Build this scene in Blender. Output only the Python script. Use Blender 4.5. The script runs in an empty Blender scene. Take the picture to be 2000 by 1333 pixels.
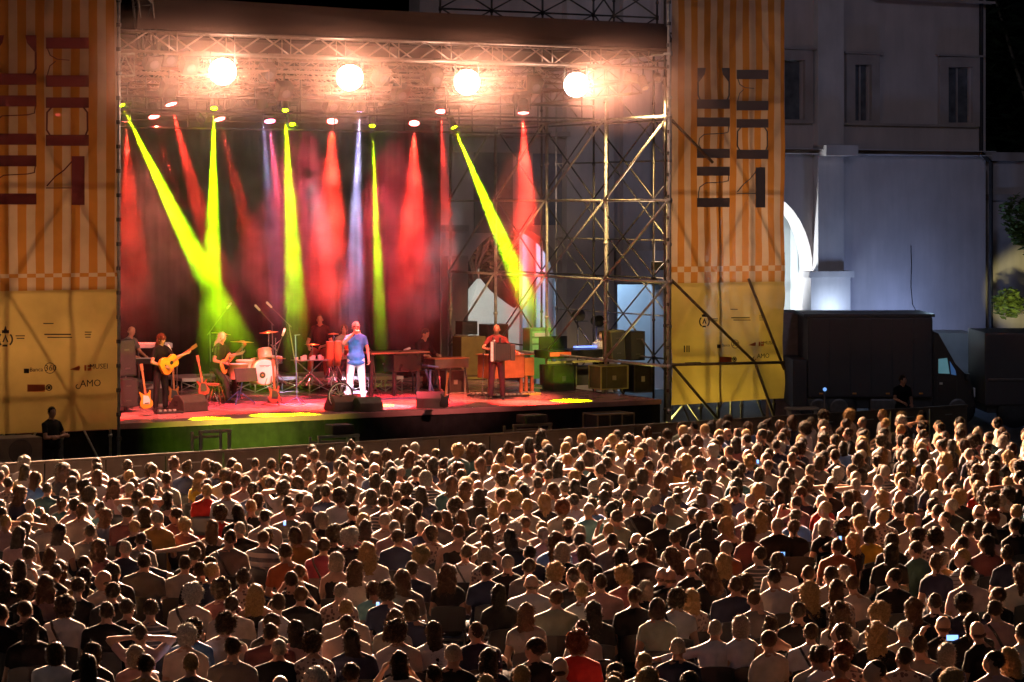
import bpy, bmesh, math, random
import numpy as np
from mathutils import Vector, Matrix, noise
from math import sin, cos, pi, radians

# ------------------------------------------------------------------ camera
SC = bpy.context.scene
COL = SC.collection
CAMH = 5.8
FPX = 4930.0
cam_data = bpy.data.cameras.new("camera")
cam_data.lens = 36.0 * FPX / 2000.0
cam_data.sensor_width = 36.0
cam_data.shift_y = -266.5 / 2000.0
cam_data.clip_start = 0.5
cam_data.clip_end = 600
cam = bpy.data.objects.new("camera", cam_data)
cam.location = (0, 0, CAMH)
cam.rotation_euler = (radians(90), 0, 0)
COL.objects.link(cam)
SC.camera = cam

# ------------------------------------------------------------------ night sky and exposure
world = bpy.data.worlds.new("World")
SC.world = world
world.use_nodes = True
wn = world.node_tree.nodes
wl = world.node_tree.links
bg = wn["Background"]
sky = wn.new("ShaderNodeTexSky")
sky.sky_type = 'NISHITA'
sky.sun_disc = False
sky.sun_elevation = radians(-4)
sky.sun_rotation = radians(200)
wl.new(sky.outputs[0], bg.inputs[0])
bg.inputs[1].default_value = 0.55
SC.view_settings.view_transform = 'Standard'
SC.view_settings.look = 'None'
SC.view_settings.exposure = 0
SC.view_settings.gamma = 1
SC.render.engine = 'CYCLES'
cy = SC.cycles
cy.use_denoising = True
try:
    cy.denoiser = 'OPENIMAGEDENOISE'
    cy.denoising_input_passes = 'RGB_ALBEDO_NORMAL'
except Exception:
    pass
cy.max_bounces = 6
cy.diffuse_bounces = 1
cy.glossy_bounces = 2
cy.transmission_bounces = 3
cy.transparent_max_bounces = 10
cy.volume_bounces = 0
cy.volume_step_rate = 2.0
cy.use_light_tree = True
cy.sample_clamp_indirect = 4
cy.sample_clamp_direct = 0
cy.caustics_reflective = False
cy.caustics_refractive = False

# ------------------------------------------------------------------ the stage's own frame in the world
def G(px, py, h=0.0):
    """ground point at height h seen at that place of the photograph"""
    Y = FPX * (CAMH - h) / (py - 400.0)
    return Vector(((px - 1000.0) / FPX * Y, Y, h))
def AT(px, py, Y):
    return Vector(((px - 1000.0) / FPX * Y, Y, CAMH - (py - 400.0) / FPX * Y))
SH = 1.25                                   # stage floor height
S0 = G(232, 828, SH)
ANG = radians(29.5)
U = Vector((cos(ANG), sin(ANG), 0))
V = Vector((-sin(ANG), cos(ANG), 0))
def T(t, d, z=0.0):
    return Vector((S0.x, S0.y, 0)) + U * t + V * d + Vector((0, 0, z))
def F(px, py, d):
    """point on the upright plane d metres behind the stage front"""
    r = Vector(((px - 1000.0) / FPX, 1, -(py - 400.0) / FPX))
    Y = (S0.dot(V) + d) / (r.x * V.x + r.y * V.y)
    return Vector((r.x * Y, Y, CAMH + r.z * Y))
def L(p):
    """world point -> (t, d, z) of the stage frame"""
    q = Vector((p[0] - S0.x, p[1] - S0.y, 0))
    return q.dot(U), q.dot(V), p[2]

# ------------------------------------------------------------------ materials
MATS = {}
def mat(name, col, rough=0.6, metal=0.0, var=0.15, scale=6.0, emit=None, estr=0.0, spec=0.5, trans=0.0, sheen=0.0, bump=0.0, bscale=40.0, alpha=1.0):
    if name in MATS:
        return MATS[name]
    m = bpy.data.materials.new(name)
    m.use_nodes = True
    nt = m.node_tree
    b = nt.nodes["Principled BSDF"]
    b.inputs["Roughness"].default_value = rough
    b.inputs["Metallic"].default_value = metal
    b.inputs["Specular IOR Level"].default_value = spec
    if sheen:
        b.inputs["Sheen Weight"].default_value = sheen
    if trans:
        b.inputs["Transmission Weight"].default_value = trans
    if alpha < 1:
        b.inputs["Alpha"].default_value = alpha
    c = (col[0], col[1], col[2], 1)
    if var > 0:
        tc = nt.nodes.new("ShaderNodeTexCoord")
        nz = nt.nodes.new("ShaderNodeTexNoise")
        nz.inputs["Scale"].default_value = scale
        nz.inputs["Detail"].default_value = 4
        mr = nt.nodes.new("ShaderNodeMapRange")
        mr.inputs[1].default_value = 0.3
        mr.inputs[2].default_value = 0.7
        mr.inputs[3].default_value = 1 - var
        mr.inputs[4].default_value = 1 + var
        mx = nt.nodes.new("ShaderNodeVectorMath")
        mx.operation = 'SCALE'
        mx.inputs[0].default_value = col[:3]
        nt.links.new(tc.outputs["Object"], nz.inputs["Vector"])
        nt.links.new(nz.outputs[0], mr.inputs[0])
        nt.links.new(mr.outputs[0], mx.inputs["Scale"])
        nt.links.new(mx.outputs[0], b.inputs["Base Color"])
    else:
        b.inputs["Base Color"].default_value = c
    if bump:
        tc2 = nt.nodes.new("ShaderNodeTexCoord")
        n2 = nt.nodes.new("ShaderNodeTexNoise")
        n2.inputs["Scale"].default_value = bscale
        bp = nt.nodes.new("ShaderNodeBump")
        bp.inputs["Strength"].default_value = bump
        bp.inputs["Distance"].default_value = 0.02
        nt.links.new(tc2.outputs["Object"], n2.inputs["Vector"])
        nt.links.new(n2.outputs[0], bp.inputs["Height"])
        nt.links.new(bp.outputs[0], b.inputs["Normal"])
    if emit:
        b.inputs["Emission Color"].default_value = (*emit, 1)
        b.inputs["Emission Strength"].default_value = estr
    MATS[name] = m
    return m

# ------------------------------------------------------------------ object helpers
def tag(o, label=None, cat=None, group=None, kind=None):
    if label: o["label"] = label
    if cat: o["category"] = cat
    if group: o["group"] = group
    if kind: o["kind"] = kind
    return o
def thing(name, label, cat, loc=(0, 0, 0), rotz=0.0, group=None):
    o = bpy.data.objects.new(name, None)
    COL.objects.link(o)
    o.empty_display_size = 0.1
    o.location = loc
    o.rotation_euler = (0, 0, rotz)
    return tag(o, label, cat, group)
def obj(name, bm_or_me, m=None, parent=None, smooth=False, label=None):
    if isinstance(bm_or_me, bmesh.types.BMesh):
        me = bpy.data.meshes.new(name)
        bm_or_me.to_mesh(me)
        bm_or_me.free()
    else:
        me = bm_or_me
    if m is not None and not me.materials:
        for k in (m if isinstance(m, (list, tuple)) else [m]):
            me.materials.append(k)
    if smooth:
        me.polygons.foreach_set("use_smooth", [True] * len(me.polygons))
    o = bpy.data.objects.new(name, me)
    COL.objects.link(o)
    o.parent = parent
    if label: o["label"] = label
    return o
def B():
    return bmesh.new()
def box(bm, x0, x1, y0, y1, z0, z1, bevel=0.0, M=None, mi=0):
    r = bmesh.ops.create_cube(bm, size=1.0)
    vs = r["verts"]
    for v in vs:
        v.co = Vector(((x0 + x1) / 2 + v.co.x * (x1 - x0), (y0 + y1) / 2 + v.co.y * (y1 - y0), (z0 + z1) / 2 + v.co.z * (z1 - z0)))
    fs = {f for v in vs for f in v.link_faces}
    for f in fs: f.material_index = mi
    if bevel > 0:
        es = list({e for v in vs for e in v.link_edges})
        rr = bmesh.ops.bevel(bm, geom=es, offset=bevel, segments=2, affect='EDGES', profile=0.7)
        vs = list({v for f in rr["faces"] for v in f.verts} | {v for v in vs if v.is_valid})
    if M is not None:
        bmesh.ops.transform(bm, matrix=M, verts=[v for v in vs if v.is_valid])
    return vs
def tube(bm, p0, p1, r0, r1=None, n=6, cap=True, mi=0):
    if r1 is None: r1 = r0
    p0 = Vector(p0); p1 = Vector(p1)
    ax = p1 - p0
    if ax.length < 1e-6: return
    ax.normalize()
    s = ax.orthogonal().normalized()
    q = ax.cross(s)
    a, b = [], []
    for i in range(n):
        w = s * cos(2 * pi * i / n) + q * sin(2 * pi * i / n)
        a.append(bm.verts.new(p0 + w * r0)); b.append(bm.verts.new(p1 + w * r1))
    for i in range(n):
        j = (i + 1) % n
        f = bm.faces.new((a[i], a[j], b[j], b[i])); f.material_index = mi
    if cap:
        f = bm.faces.new(a[::-1]); f.material_index = mi
        f = bm.faces.new(b); f.material_index = mi
def path(bm, pts, r, n=6):
    for a, b in zip(pts[:-1], pts[1:]): tube(bm, a, b, r, n=n)
def lathe(bm, prof, c=(0, 0, 0), axis='z', n=20, M=None, mi=0):
    """prof: list of (radius, height)"""
    rings = []
    for r, h in prof:
        ring = []
        for i in range(n):
            a = 2 * pi * i / n
            if axis == 'z': p = Vector((r * cos(a), r * sin(a), h))
            elif axis == 'y': p = Vector((r * cos(a), h, r * sin(a)))
            else: p = Vector((h, r * cos(a), r * sin(a)))
            if M is not None: p = M @ p
            ring.append(bm.verts.new(p + Vector(c)))
        rings.append(ring)
    for A, Bq in zip(rings[:-1], rings[1:]):
        for i in range(n):
            j = (i + 1) % n
            f = bm.faces.new((A[i], A[j], Bq[j], Bq[i])); f.material_index = mi
    for ring, flip in ((rings[0], True), (rings[-1], False)):
        f = bm.faces.new(ring[::-1] if flip else ring); f.material_index = mi
    bmesh.ops.recalc_face_normals(bm, faces=bm.faces)
def ball(bm, c, r, sub=2, sc=(1, 1, 1), M=None):
    vs = bmesh.ops.create_icosphere(bm, subdivisions=sub, radius=1.0)["verts"]
    for v in vs:
        p = Vector((v.co.x * r * sc[0], v.co.y * r * sc[1], v.co.z * r * sc[2]))
        if M is not None: p = M @ p
        v.co = p + Vector(c)
    return vs
def prism(bm, pts, d0, d1, fn=None, mi=0):
    """outline pts (x, z) between y=d0 and y=d1"""
    a = [bm.verts.new((x, d0, z)) for x, z in pts]
    b = [bm.verts.new((x, d1, z)) for x, z in pts]
    if fn:
        for v in a + b: v.co = fn(v.co)
    n = len(pts)
    fs = [bm.faces.new(a), bm.faces.new(b[::-1])]
    for i in range(n):
        fs.append(bm.faces.new((a[i], b[i], b[(i + 1) % n], a[(i + 1) % n])))
    for f in fs: f.material_index = mi
    bmesh.ops.recalc_face_normals(bm, faces=fs)
    return fs
def copy_tree(o, parent=None):
    c = o.copy(); COL.objects.link(c); c.parent = parent
    for ch in list(o.children):
        copy_tree(ch, c)
    return c
def spot(name, loc, target, power, color, size=30.0, blend=0.3, radius=0.05):
    ld = bpy.data.lights.new(name, 'SPOT')
    ld.energy = power; ld.color = color
    ld.spot_size = radians(size); ld.spot_blend = blend; ld.shadow_soft_size = radius
    o = bpy.data.objects.new(name, ld)
    o.location = loc
    o.rotation_euler = (Vector(target) - Vector(loc)).to_track_quat('-Z', 'Y').to_euler()
    COL.objects.link(o)
    return o
RND = random.Random(7)

# common materials
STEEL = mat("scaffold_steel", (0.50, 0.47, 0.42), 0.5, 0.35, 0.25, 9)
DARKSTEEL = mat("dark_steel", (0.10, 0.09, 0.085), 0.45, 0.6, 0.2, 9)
ALU = mat("aluminium_truss", (0.34, 0.26, 0.22), 0.4, 0.7, 0.12, 9)
BLACKP = mat("black_plastic", (0.018, 0.018, 0.02), 0.42, 0, 0.3, 12, spec=0.5)
BLACKC = mat("black_cloth", (0.022, 0.02, 0.022), 0.9, 0, 0.25, 5, spec=0.2)
CHROME = mat("chrome", (0.75, 0.75, 0.78), 0.18, 1.0, 0.05, 9)
# ------------------------------------------------------------------ stage lamps (blinders and moving heads hang in the roof of the stage)
BEAMS = []   # fixtures: (kind, lamp position, target, colour)
LIME = (0.46, 1.0, 0.0)
RED = (1.0, 0.035, 0.02)
BLINDERS = [(435, 140), (683, 152), (912, 161), (1125, 166)]
for (px, py) in BLINDERS:
    p = F(px, py, -0.62)
    BEAMS.append(("blinder", p, p + Vector((-V.x * 1.0 * -1, 0, 0)), (1.0, 0.62, 0.40)))
#            lamp px,py,depth   target px,py,depth  colour  cone  power
MOVERS = [
    ("beam", (238, 206, 3.2), (536, 812, 0.30), LIME, 8.0, 34000),
    ("beam", (418, 212, 3.6), (410, 818, 0.18), LIME, 7.2, 32000),
    ("beam", (557, 216, 3.6), (588, 811, 0.18), LIME, 7.0, 34000),
    ("beam", (571, 243, 4.2), (606, 790, 1.2), LIME, 1.6, 2500),
    ("beam", (727, 246, 4.0), (749, 790, 1.6), LIME, 4.4, 26000),
    ("beam", (887, 249, 3.0), (1112, 777, 0.7), LIME, 7.8, 42000),
    ("beam", (394, 236, 4.0), (548, 452, 9.0), (1.0, 0.75, 0.0), 1.4, 500),
    ("wash", (301, 228, 4.4), (390, 600, 2.6), RED, 13, 4200),
    ("wash", (334, 204, 4.0), (440, 600, 2.6), RED, 12, 3600),
    ("wash", (429, 233, 5.2), (520, 600, 3.6), RED, 11, 2200),
    ("wash", (527, 237, 5.2), (562, 600, 3.6), (1.0, 0.10, 0.20), 10, 2600),
    ("wash", (649, 237, 5.2), (642, 600, 3.0), RED, 20, 9500),
    ("wash", (809, 241, 5.2), (804, 600, 3.0), RED, 17, 8000),
    ("wash", (861, 218, 4.2), (878, 600, 2.6), RED, 10, 3600),
    ("wash", (1022, 221, 1.6), (1030, 600, 0.9), RED, 17, 9500),
    ("wash", (512, 209, 3.0), (540, 560, 5.2), (0.50, 0.50, 1.0), 7, 1400),
    ("wash", (702, 215, 3.0), (690, 600, 4.8), (0.62, 0.55, 1.0), 8, 12000),
    ("wash", (118, 223, 4.4), (150, 600, 2.6), RED, 17, 4500),
    ("wash", (133, 195, 4.0), (180, 600, 2.6), RED, 14, 2500),
    ("wash", (245, 235, 6.2), (262, 600, 7.5), RED, 16, 3800),
]
for k, a, b, c, sz, pw in MOVERS:
    BEAMS.append((k, F(*a), F(*b), c, sz, pw))
for i, bmv in enumerate(BEAMS):
    if bmv[0] == "blinder":
        p = bmv[1]
        tgt = p + Vector(([-1.5, 1.5, 5.0, 13.0][min(i, 3)], -20, -1.8))
        spot("blinder_light", p + Vector((0, -0.12, 0)), tgt, 165000, bmv[3], 108, 1.0, 0.16)
        gl = bpy.data.lights.new("blinder_glow", 'POINT'); gl.energy = 70; gl.color = (1.0, 0.60, 0.44); gl.shadow_soft_size = 0.12  # extra point lamp added to round the halo and light the truss
        go = bpy.data.objects.new("blinder_glow", gl); go.location = p + Vector((0, -0.3, 0)); COL.objects.link(go)
    else:
        k, p, q, c, sz, pw = bmv
        dr = (q - p).normalized()
        spot("moving_head_light", p + dr * 0.12, q, pw * (14.0 if k == "beam" else 12.5), c, sz, 0.85 if k == "beam" else 0.9, 0.008 if k == "beam" else 0.03)
# unseen spots below the front truss, added to light deck, players and side scaffold
KEYS = [
    ((560, 150, -0.8), (699, 735, 1.8), (0.80, 0.88, 1.0), 7.5, 9000),
    ((1000, 158, -0.8), (745, 790, 1.3), (1.0, 0.95, 1.0), 12, 4500),
    ((300, 140, -0.8), (300, 770, 2.0), (1.0, 0.16, 0.12), 26, 4600),
    ((620, 150, -0.8), (520, 735, 3.0), (1.0, 0.08, 0.12), 30, 8000),
    ((800, 156, -0.8), (740, 770, 2.4), (1.0, 0.05, 0.09), 34, 8000),
    ((1040, 164, -0.8), (960, 760, 2.5), (1.0, 0.20, 0.10), 26, 5000),
    ((1292, 165, -0.8), (1170, 560, 5.0), (1.0, 0.68, 0.26), 46, 1800),
]
# unseen front spots added high over the square to brighten the performers
for (t_, d_, z_, px, py, d2, c, sz, pw) in [(5.5, -24, 12, 693, 700, 1.6, (0.72, 0.84, 1.0), 3.0, 26000), (3.0, -24, 12, 420, 700, 2.2, (1.0, 0.42, 0.30), 13, 26000),
                                        (8.0, -24, 12, 760, 700, 2.8, (1.0, 0.34, 0.26), 12, 22000), (10.0, -24, 12, 985, 700, 2.4, (1.0, 0.58, 0.40), 8, 15000), (4.5, -24, 12, 517, 705, 4.5, (1.0, 0.75, 0.60), 3.5, 16000)]:
    spot("performer_fill", T(t_, d_, z_), F(px, py, d2), pw, c, sz, 0.6, 0.12)
for a, b, c, sz, pw in KEYS:
    spot("stage_key_fill", F(*a), F(*b), pw * 2.0, c, sz, 0.5, 0.08)

# smoke drifting over the whole stage, lit only by the lamps above
sm = bpy.data.materials.new("stage_smoke")
sm.use_nodes = True
nt = sm.node_tree
nt.nodes.remove(nt.nodes["Principled BSDF"])
vs_ = nt.nodes.new("ShaderNodeVolumeScatter")
vs_.inputs["Anisotropy"].default_value = 0.0
vs_.inputs["Color"].default_value = (1, 1, 1, 1)
out = nt.nodes["Material Output"]
nt.links.new(vs_.outputs[0], out.inputs["Volume"])
tc = nt.nodes.new("ShaderNodeTexCoord")
nz = nt.nodes.new("ShaderNodeTexNoise")
nz.inputs["Scale"].default_value = 1.2
nz.inputs["Detail"].default_value = 3
mr = nt.nodes.new("ShaderNodeMapRange")
mr.inputs[1].default_value = 0.46
mr.inputs[2].default_value = 0.62
mr.inputs[3].default_value = 0.007
mr.inputs[4].default_value = 0.10
nt.links.new(tc.outputs["Object"], nz.inputs["Vector"])
nt.links.new(nz.outputs[0], mr.inputs[0])
sepz = nt.nodes.new("ShaderNodeSeparateXYZ"); nt.links.new(tc.outputs["Object"], sepz.inputs[0])
mz = nt.nodes.new("ShaderNodeMapRange"); mz.interpolation_type = 'SMOOTHSTEP'
mz.inputs[1].default_value = 2.3; mz.inputs[2].default_value = 6.0; mz.inputs[3].default_value = 0.03; mz.inputs[4].default_value = 1.0
nt.links.new(sepz.outputs[2], mz.inputs[0])
mm = nt.nodes.new("ShaderNodeMath"); mm.operation = 'MULTIPLY'
nt.links.new(mr.outputs[0], mm.inputs[0]); nt.links.new(mz.outputs[0], mm.inputs[1]); nt.links.new(mm.outputs[0], vs_.inputs["Density"])
bm = B()
Ms = Matrix.Translation((S0.x, S0.y, 0)) @ Matrix.Rotation(ANG, 4, 'Z')
box(bm, -3.2, 12.5, 0.2, 9.3, SH + 0.4, 8.3)
smoke = obj("stage_smoke", bm, sm)
smoke.matrix_world = Ms
tag(smoke, "drifting smoke over the stage, lit by the coloured lamps", None, None, "stuff")

# thin haze added around the blinders, shaped and tinted pink for their halo
sm2 = bpy.data.materials.new("blinder_halo_haze")
sm2.use_nodes = True
nt = sm2.node_tree
nt.nodes.remove(nt.nodes["Principled BSDF"])
v2 = nt.nodes.new("ShaderNodeVolumeScatter")
tc2_ = nt.nodes.new("ShaderNodeTexCoord"); sp2_ = nt.nodes.new("ShaderNodeSeparateXYZ"); nt.links.new(tc2_.outputs["Object"], sp2_.inputs[0])
d2_ = nt.nodes.new("ShaderNodeMath"); d2_.operation = 'SUBTRACT'; d2_.inputs[1].default_value = 8.45; nt.links.new(sp2_.outputs[2], d2_.inputs[0])
a2_ = nt.nodes.new("ShaderNodeMath"); a2_.operation = 'ABSOLUTE'; nt.links.new(d2_.outputs[0], a2_.inputs[0])
m2_ = nt.nodes.new("ShaderNodeMapRange"); m2_.interpolation_type = 'SMOOTHSTEP'
m2_.inputs[1].default_value = 0.0; m2_.inputs[2].default_value = 1.35; m2_.inputs[3].default_value = 0.0013; m2_.inputs[4].default_value = 0.0
nt.links.new(a2_.outputs[0], m2_.inputs[0]); nt.links.new(m2_.outputs[0], v2.inputs["Density"])
v2.inputs["Anisotropy"].default_value = 0.2
v2.inputs["Color"].default_value = (1, 0.60, 0.52, 1)
nt.links.new(v2.outputs[0], nt.nodes["Material Output"].inputs["Volume"])
bm = B()
box(bm, -1.2, 12.9, -3.2, 8.5, 7.0, 9.9)
rs = obj("blinder_halo_haze", bm, sm2)
rs.matrix_world = Ms
tag(rs, "thin smoke hanging around the blinders under the roof", None, None, "stuff")
# ================================================================== STRUCTURE
def stage_thing(name, label, cat, t, d, z, group=None, turn=0.0):
    return thing(name, label, cat, T(t, d, z), ANG + turn, group)
def tpart(name, p0, p1, r, m, parent, n=6):
    bm = B(); tube(bm, p0, p1, r, n=n)
    return obj(name, bm, m, parent, smooth=True)
def at_px(px, d):
    """stage coordinate t of the upright line seen at column px on the plane d"""
    return L(F(px, 400, d))[0]
def d_at_px(px, t):
    """stage depth of the upright line seen at column px on the side plane t"""
    r = Vector(((px - 1000.0) / FPX, 1))
    n = Vector((U.x, U.y)); q = Vector((S0.x, S0.y))
    Y = (q.dot(n) + t) / r.dot(n)
    return L((r.x * Y, Y, 0))[1]
def plate(bm, outer, holes, d0, d1, mi=0):
    """flat plate with holes; outlines are (x, z) in local space, thickness from y=d0 to y=d1"""
    tmp = B()
    es = []
    for ring in [outer] + holes:
        vs = [tmp.verts.new((x, d0, z)) for x, z in ring]
        for i in range(len(vs)):
            es.append(tmp.edges.new((vs[i], vs[(i + 1) % len(vs)])))
    bmesh.ops.triangle_fill(tmp, edges=es, use_beauty=True, use_dissolve=False)
    fs = list(tmp.faces)
    r = bmesh.ops.extrude_face_region(tmp, geom=fs)
    nv = [g for g in r["geom"] if isinstance(g, bmesh.types.BMVert)]
    for v in nv: v.co.y = d1
    bmesh.ops.recalc_face_normals(tmp, faces=tmp.faces)
    me = bpy.data.meshes.new("tmp"); tmp.to_mesh(me); tmp.free()
    bm.from_mesh(me); bpy.data.meshes.remove(me)

# ---- ground
gm = mat("paving", (0.03, 0.027, 0.025), 0.8, 0, 0.35, 0.8, bump=0.3, bscale=6)
bm = B()
bmesh.ops.create_grid(bm, x_segments=8, y_segments=8, size=1)
for v in bm.verts: v.co = Vector((v.co.x * 160, v.co.y * 160 + 90, 0))
tag(obj("ground", bm, gm), "dark stone paving of the square under the crowd and the stage", None, None, "structure")

# ---- stage
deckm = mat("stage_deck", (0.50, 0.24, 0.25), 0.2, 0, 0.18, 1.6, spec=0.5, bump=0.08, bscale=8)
st = stage_thing("stage", "raised concert stage with pinkish floor and black skirt", "stage", 0, 0, 0)
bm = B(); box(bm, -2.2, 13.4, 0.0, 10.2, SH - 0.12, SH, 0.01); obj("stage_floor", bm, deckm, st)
bm = B()
n = 240
va = []
for i in range(n + 1):
    x = -2.2 + 15.6 * i / n
    y = 0.05 + 0.035 * sin(i * 0.9) + 0.02 * sin(i * 2.3 + 1)
    va.append((bm.verts.new((x, y, 0.02)), bm.verts.new((x, 0.06 + (y - 0.06) * 0.3, SH - 0.125))))
for a, b in zip(va[:-1], va[1:]): bm.faces.new((a[0], b[0], b[1], a[1]))
obj("front_skirt", bm, BLACKC, st, smooth=True)
bm = B(); box(bm, 13.3, 13.36, 0.1, 10.1, 0.0, SH - 0.13); obj("side_skirt", bm, BLACKC, st)
bm = B()
for i in range(9):
    for j in range(5): box(bm, -1.9 + i * 1.85, -1.82 + i * 1.85, 0.35 + j * 2.3, 0.43 + j * 2.3, 0, SH - 0.13)
o = obj("support_legs", bm, DARKSTEEL, st); o["kind"] = "stuff"

# ---- black backdrop with folds
bd = stage_thing("backdrop", "tall black curtain hanging along the back of the stage", "curtain", 5, 9.4, SH)
bm = B(); n = 300; va = []
for i in range(n + 1):
    x = -7.0 + 14.55 * i / n
    y = 0.018 * sin(i * 0.8) + 0.010 * sin(i * 1.9 + 2) + 0.05 * sin(i * .13)
    va.append((bm.verts.new((x, y, 0.03)), bm.verts.new((x, y * 0.6, 4)), bm.verts.new((x, y * 0.3, 7.6))))
for a, b in zip(va[:-1], va[1:]):
    bm.faces.new((a[0], b[0], b[1], a[1])); bm.faces.new((a[1], b[1], b[2], a[2]))
obj("curtain", bm, mat("black_velvet", (0.007, 0.005, 0.006), 1.0, 0, 0.3, 2, spec=0.0), bd, smooth=True)
bm = B(); tube(bm, (-7.1, 0, 7.62), (7.6, 0, 7.62), 0.035, n=8); obj("rail", bm, DARKSTEEL, bd)

# ---- roof: ceiling, fascia, trusses
roofm = mat("roof_fabric", (0.055, 0.038, 0.032), 0.85, 0, 0.15, 0.6)
fasm = mat("fascia_fabric", (0.060, 0.045, 0.042), 0.8, 0, 0.3, 0.35, spec=0.3)
rf = stage_thing("stage_roof", "dark fabric canopy roof covering the whole stage", "roof", 0, 0, 9.4)
bm = B()
a = L(F(235, 88, 0.2)); b = L(F(1330, 118, 0.2))
box(bm, -2.4, 13.3, 0.2, 10.0, -0.12, -0.05); obj("ceiling_sheet", bm, roofm, rf)
# sloping front fascia as a swept box
def Lr(px, py, d):
    t, dd, z = L(F(px, py, d)); return (t, dd, z - 9.4)
bm = B()
fl = [Lr(268, 56, -0.35), Lr(1326, 107, -0.35), Lr(1300, 47, -0.1), Lr(700, 18, -0.1), Lr(270, -10, -0.1)]
vs1 = [bm.verts.new(p) for p in fl]
vs2 = [bm.verts.new((p[0], p[1] + 0.12, p[2])) for p in fl]
bm.faces.new(vs1); bm.faces.new(vs2[::-1])
for i in range(5): bm.faces.new((vs1[i], vs2[i], vs2[(i + 1) % 5], vs1[(i + 1) % 5]))
bmesh.ops.recalc_face_normals(bm, faces=bm.faces)
obj("front_fascia", bm, fasm, rf)

def truss(parent_or_none, p0, p1, w=0.3, h=0.4, step=0.5, r=0.024, m=None, name="roof_truss", label=None, group=None, sparse=1):
    """lattice girder between two points: four chords and zigzag webs, one mesh per kind of part"""
    m = m or ALU
    p0 = Vector(p0); p1 = Vector(p1)
    e = thing(name, label, "truss", p0, 0, group)
    ax = (p1 - p0); Ln = ax.length; ax.normalize()
    up = Vector((0, 0, 1))
    if abs(ax.z) > 0.9: up = V
    side = ax.cross(up).normalized(); up2 = side.cross(ax).normalized()
    cs = [side * (sx * w / 2) + up2 * (sz * h / 2) for sx, sz in ((-1, -1), (1, -1), (1, 1), (-1, 1))]
    for c in cs:
        bm = B(); tube(bm, c, c + ax * Ln, r, n=6); obj("chord", bm, m, e, smooth=True)
    k = max(2, int(Ln / step))
    for f in range(4):
        if sparse > 1 and f in (1,): continue
        c0, c1 = cs[f], cs[(f + 1) % 4]
        bm = B()
        for i in range(k):
            a = ax * (Ln * i / k); b = ax * (Ln * (i + 1) / k)
            if i % 2 == 0: tube(bm, c0 + a, c1 + b, r * 0.62, n=5)
            else: tube(bm, c1 + a, c0 + b, r * 0.62, n=5)
            if i % 2 == 0: tube(bm, c0 + a, c1 + a, r * 0.5, n=4)
        obj("lattice_web", bm, m, e, smooth=True)
    return e
truss(None, T(-0.15, -0.15, 9.18), T(13.45, -0.15, 9.18), 0.45, 0.42, 0.62, 0.03, ALU, "front_truss", "long aluminium front truss under the black fascia, above the blinders")
pl = ["first", "second", "third", "fourth", "fifth", "sixth", "seventh"]
for i, d in enumerate([1.3, 2.6, 4.2, 5.6, 7.0, 8.4]):
    z = 8.95 - 0.03 * d
    truss(None, T(-1.4, d, z), T(13.0, d, z), 0.3, 0.36, 0.55, 0.022, ALU, "cross_truss",
          "%s aluminium truss behind the front truss, running across under the roof" % pl[i], "trusses running across under the roof")
for i, t in enumerate([0.3, 3.4, 6.6, 9.8, 12.9]):
    truss(None, T(t, 0.3, 8.55), T(t, 9.2, 8.35), 0.26, 0.28, 0.5, 0.02, ALU, "roof_rafter",
          "%s lengthwise lattice rafter from the left under the stage roof" % pl[i], "rafters running to the back under the roof")
# lamp bars
for i, (d, z) in enumerate([(2.2, 7.86), (4.3, 7.55), (6.2, 7.8)]):
    e = stage_thing("lamp_bar", "%s horizontal lamp bar from the front under the roof" % pl[i], "pipe", 6, d, z, "pipes the lamps hang from")
    tpart("pipe", (-7, 0, 0), (6.9, 0, 0), 0.026, DARKSTEEL, e)
    tpart("pipe", (-7, 0, 0.3), (6.9, 0, 0.3), 0.026, DARKSTEEL, e)
    for k in range(8): tpart("hanger", (-6.4 + k * 1.85, 0, -0.02), (-6.4 + k * 1.85, 0, 0.75), 0.015, DARKSTEEL, e)

# ---- scaffold grids
def scaffold(name, label, t0, d0, ts, zs, ddir=False, m=None, braces=(), r=0.03, group=None):
    """frame of upright tubes and ledgers. ts: positions along the plane, zs: level heights.
    ddir False: plane runs along the stage front; True: along the stage side."""
    m = m or STEEL
    e = stage_thing(name, label, "scaffold", t0, d0, 0, group)
    def P(a, z, o=0.0): return (o, a, z) if ddir else (a, o, z)
    for a in ts:
        tpart("upright", P(a, 0), P(a, zs[-1] + 0.25), r, m, e)
        bmj = B()
        for z in zs[1:]:
            p = Vector(P(a, z)); tube(bmj, p - Vector((0, 0, .05)), p + Vector((0, 0, .05)), r * 1.6, n=8)
            z2 = z - (zs[1] - zs[0]) / 2
            p = Vector(P(a, z2)); tube(bmj, p - Vector((0, 0, .03)), p + Vector((0, 0, .03)), r * 1.5, n=8)
        obj("coupler", bmj, m, e, smooth=True)["kind"] = "stuff"
    for z in zs:
        if z < 0.01: continue
        for a, b in zip(ts[:-1], ts[1:]):
            tpart("ledger", P(a, z), P(b, z), r * 0.85, m, e)
    for (i, k, s) in braces:
        a, b = ts[i], ts[i + 1]; z0, z1 = zs[k], zs[k + 1]
        o = 0.05
        if s > 0: tpart("brace", P(a, z0, o), P(b, z1, o), r * 0.75, m, e)
        else: tpart("brace", P(a, z1, -o), P(b, z0, -o), r * 0.75, m, e)
    return e
TS = 13.25
dS = [d_at_px(p, TS) for p in (1308, 1183, 1068, 968, 880)]
ZL = [0.0, 2.05, 4.0, 5.9, 7.85]
br = []
for i in range(4):
    for k in range(1, 4): br.append((i, k, -1))
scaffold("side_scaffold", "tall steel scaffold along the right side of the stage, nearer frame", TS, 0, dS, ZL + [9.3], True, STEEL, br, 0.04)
br2 = [(i, k, s_) for i in range(4) for k in range(0, 4) for s_ in (1, -1)]
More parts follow.
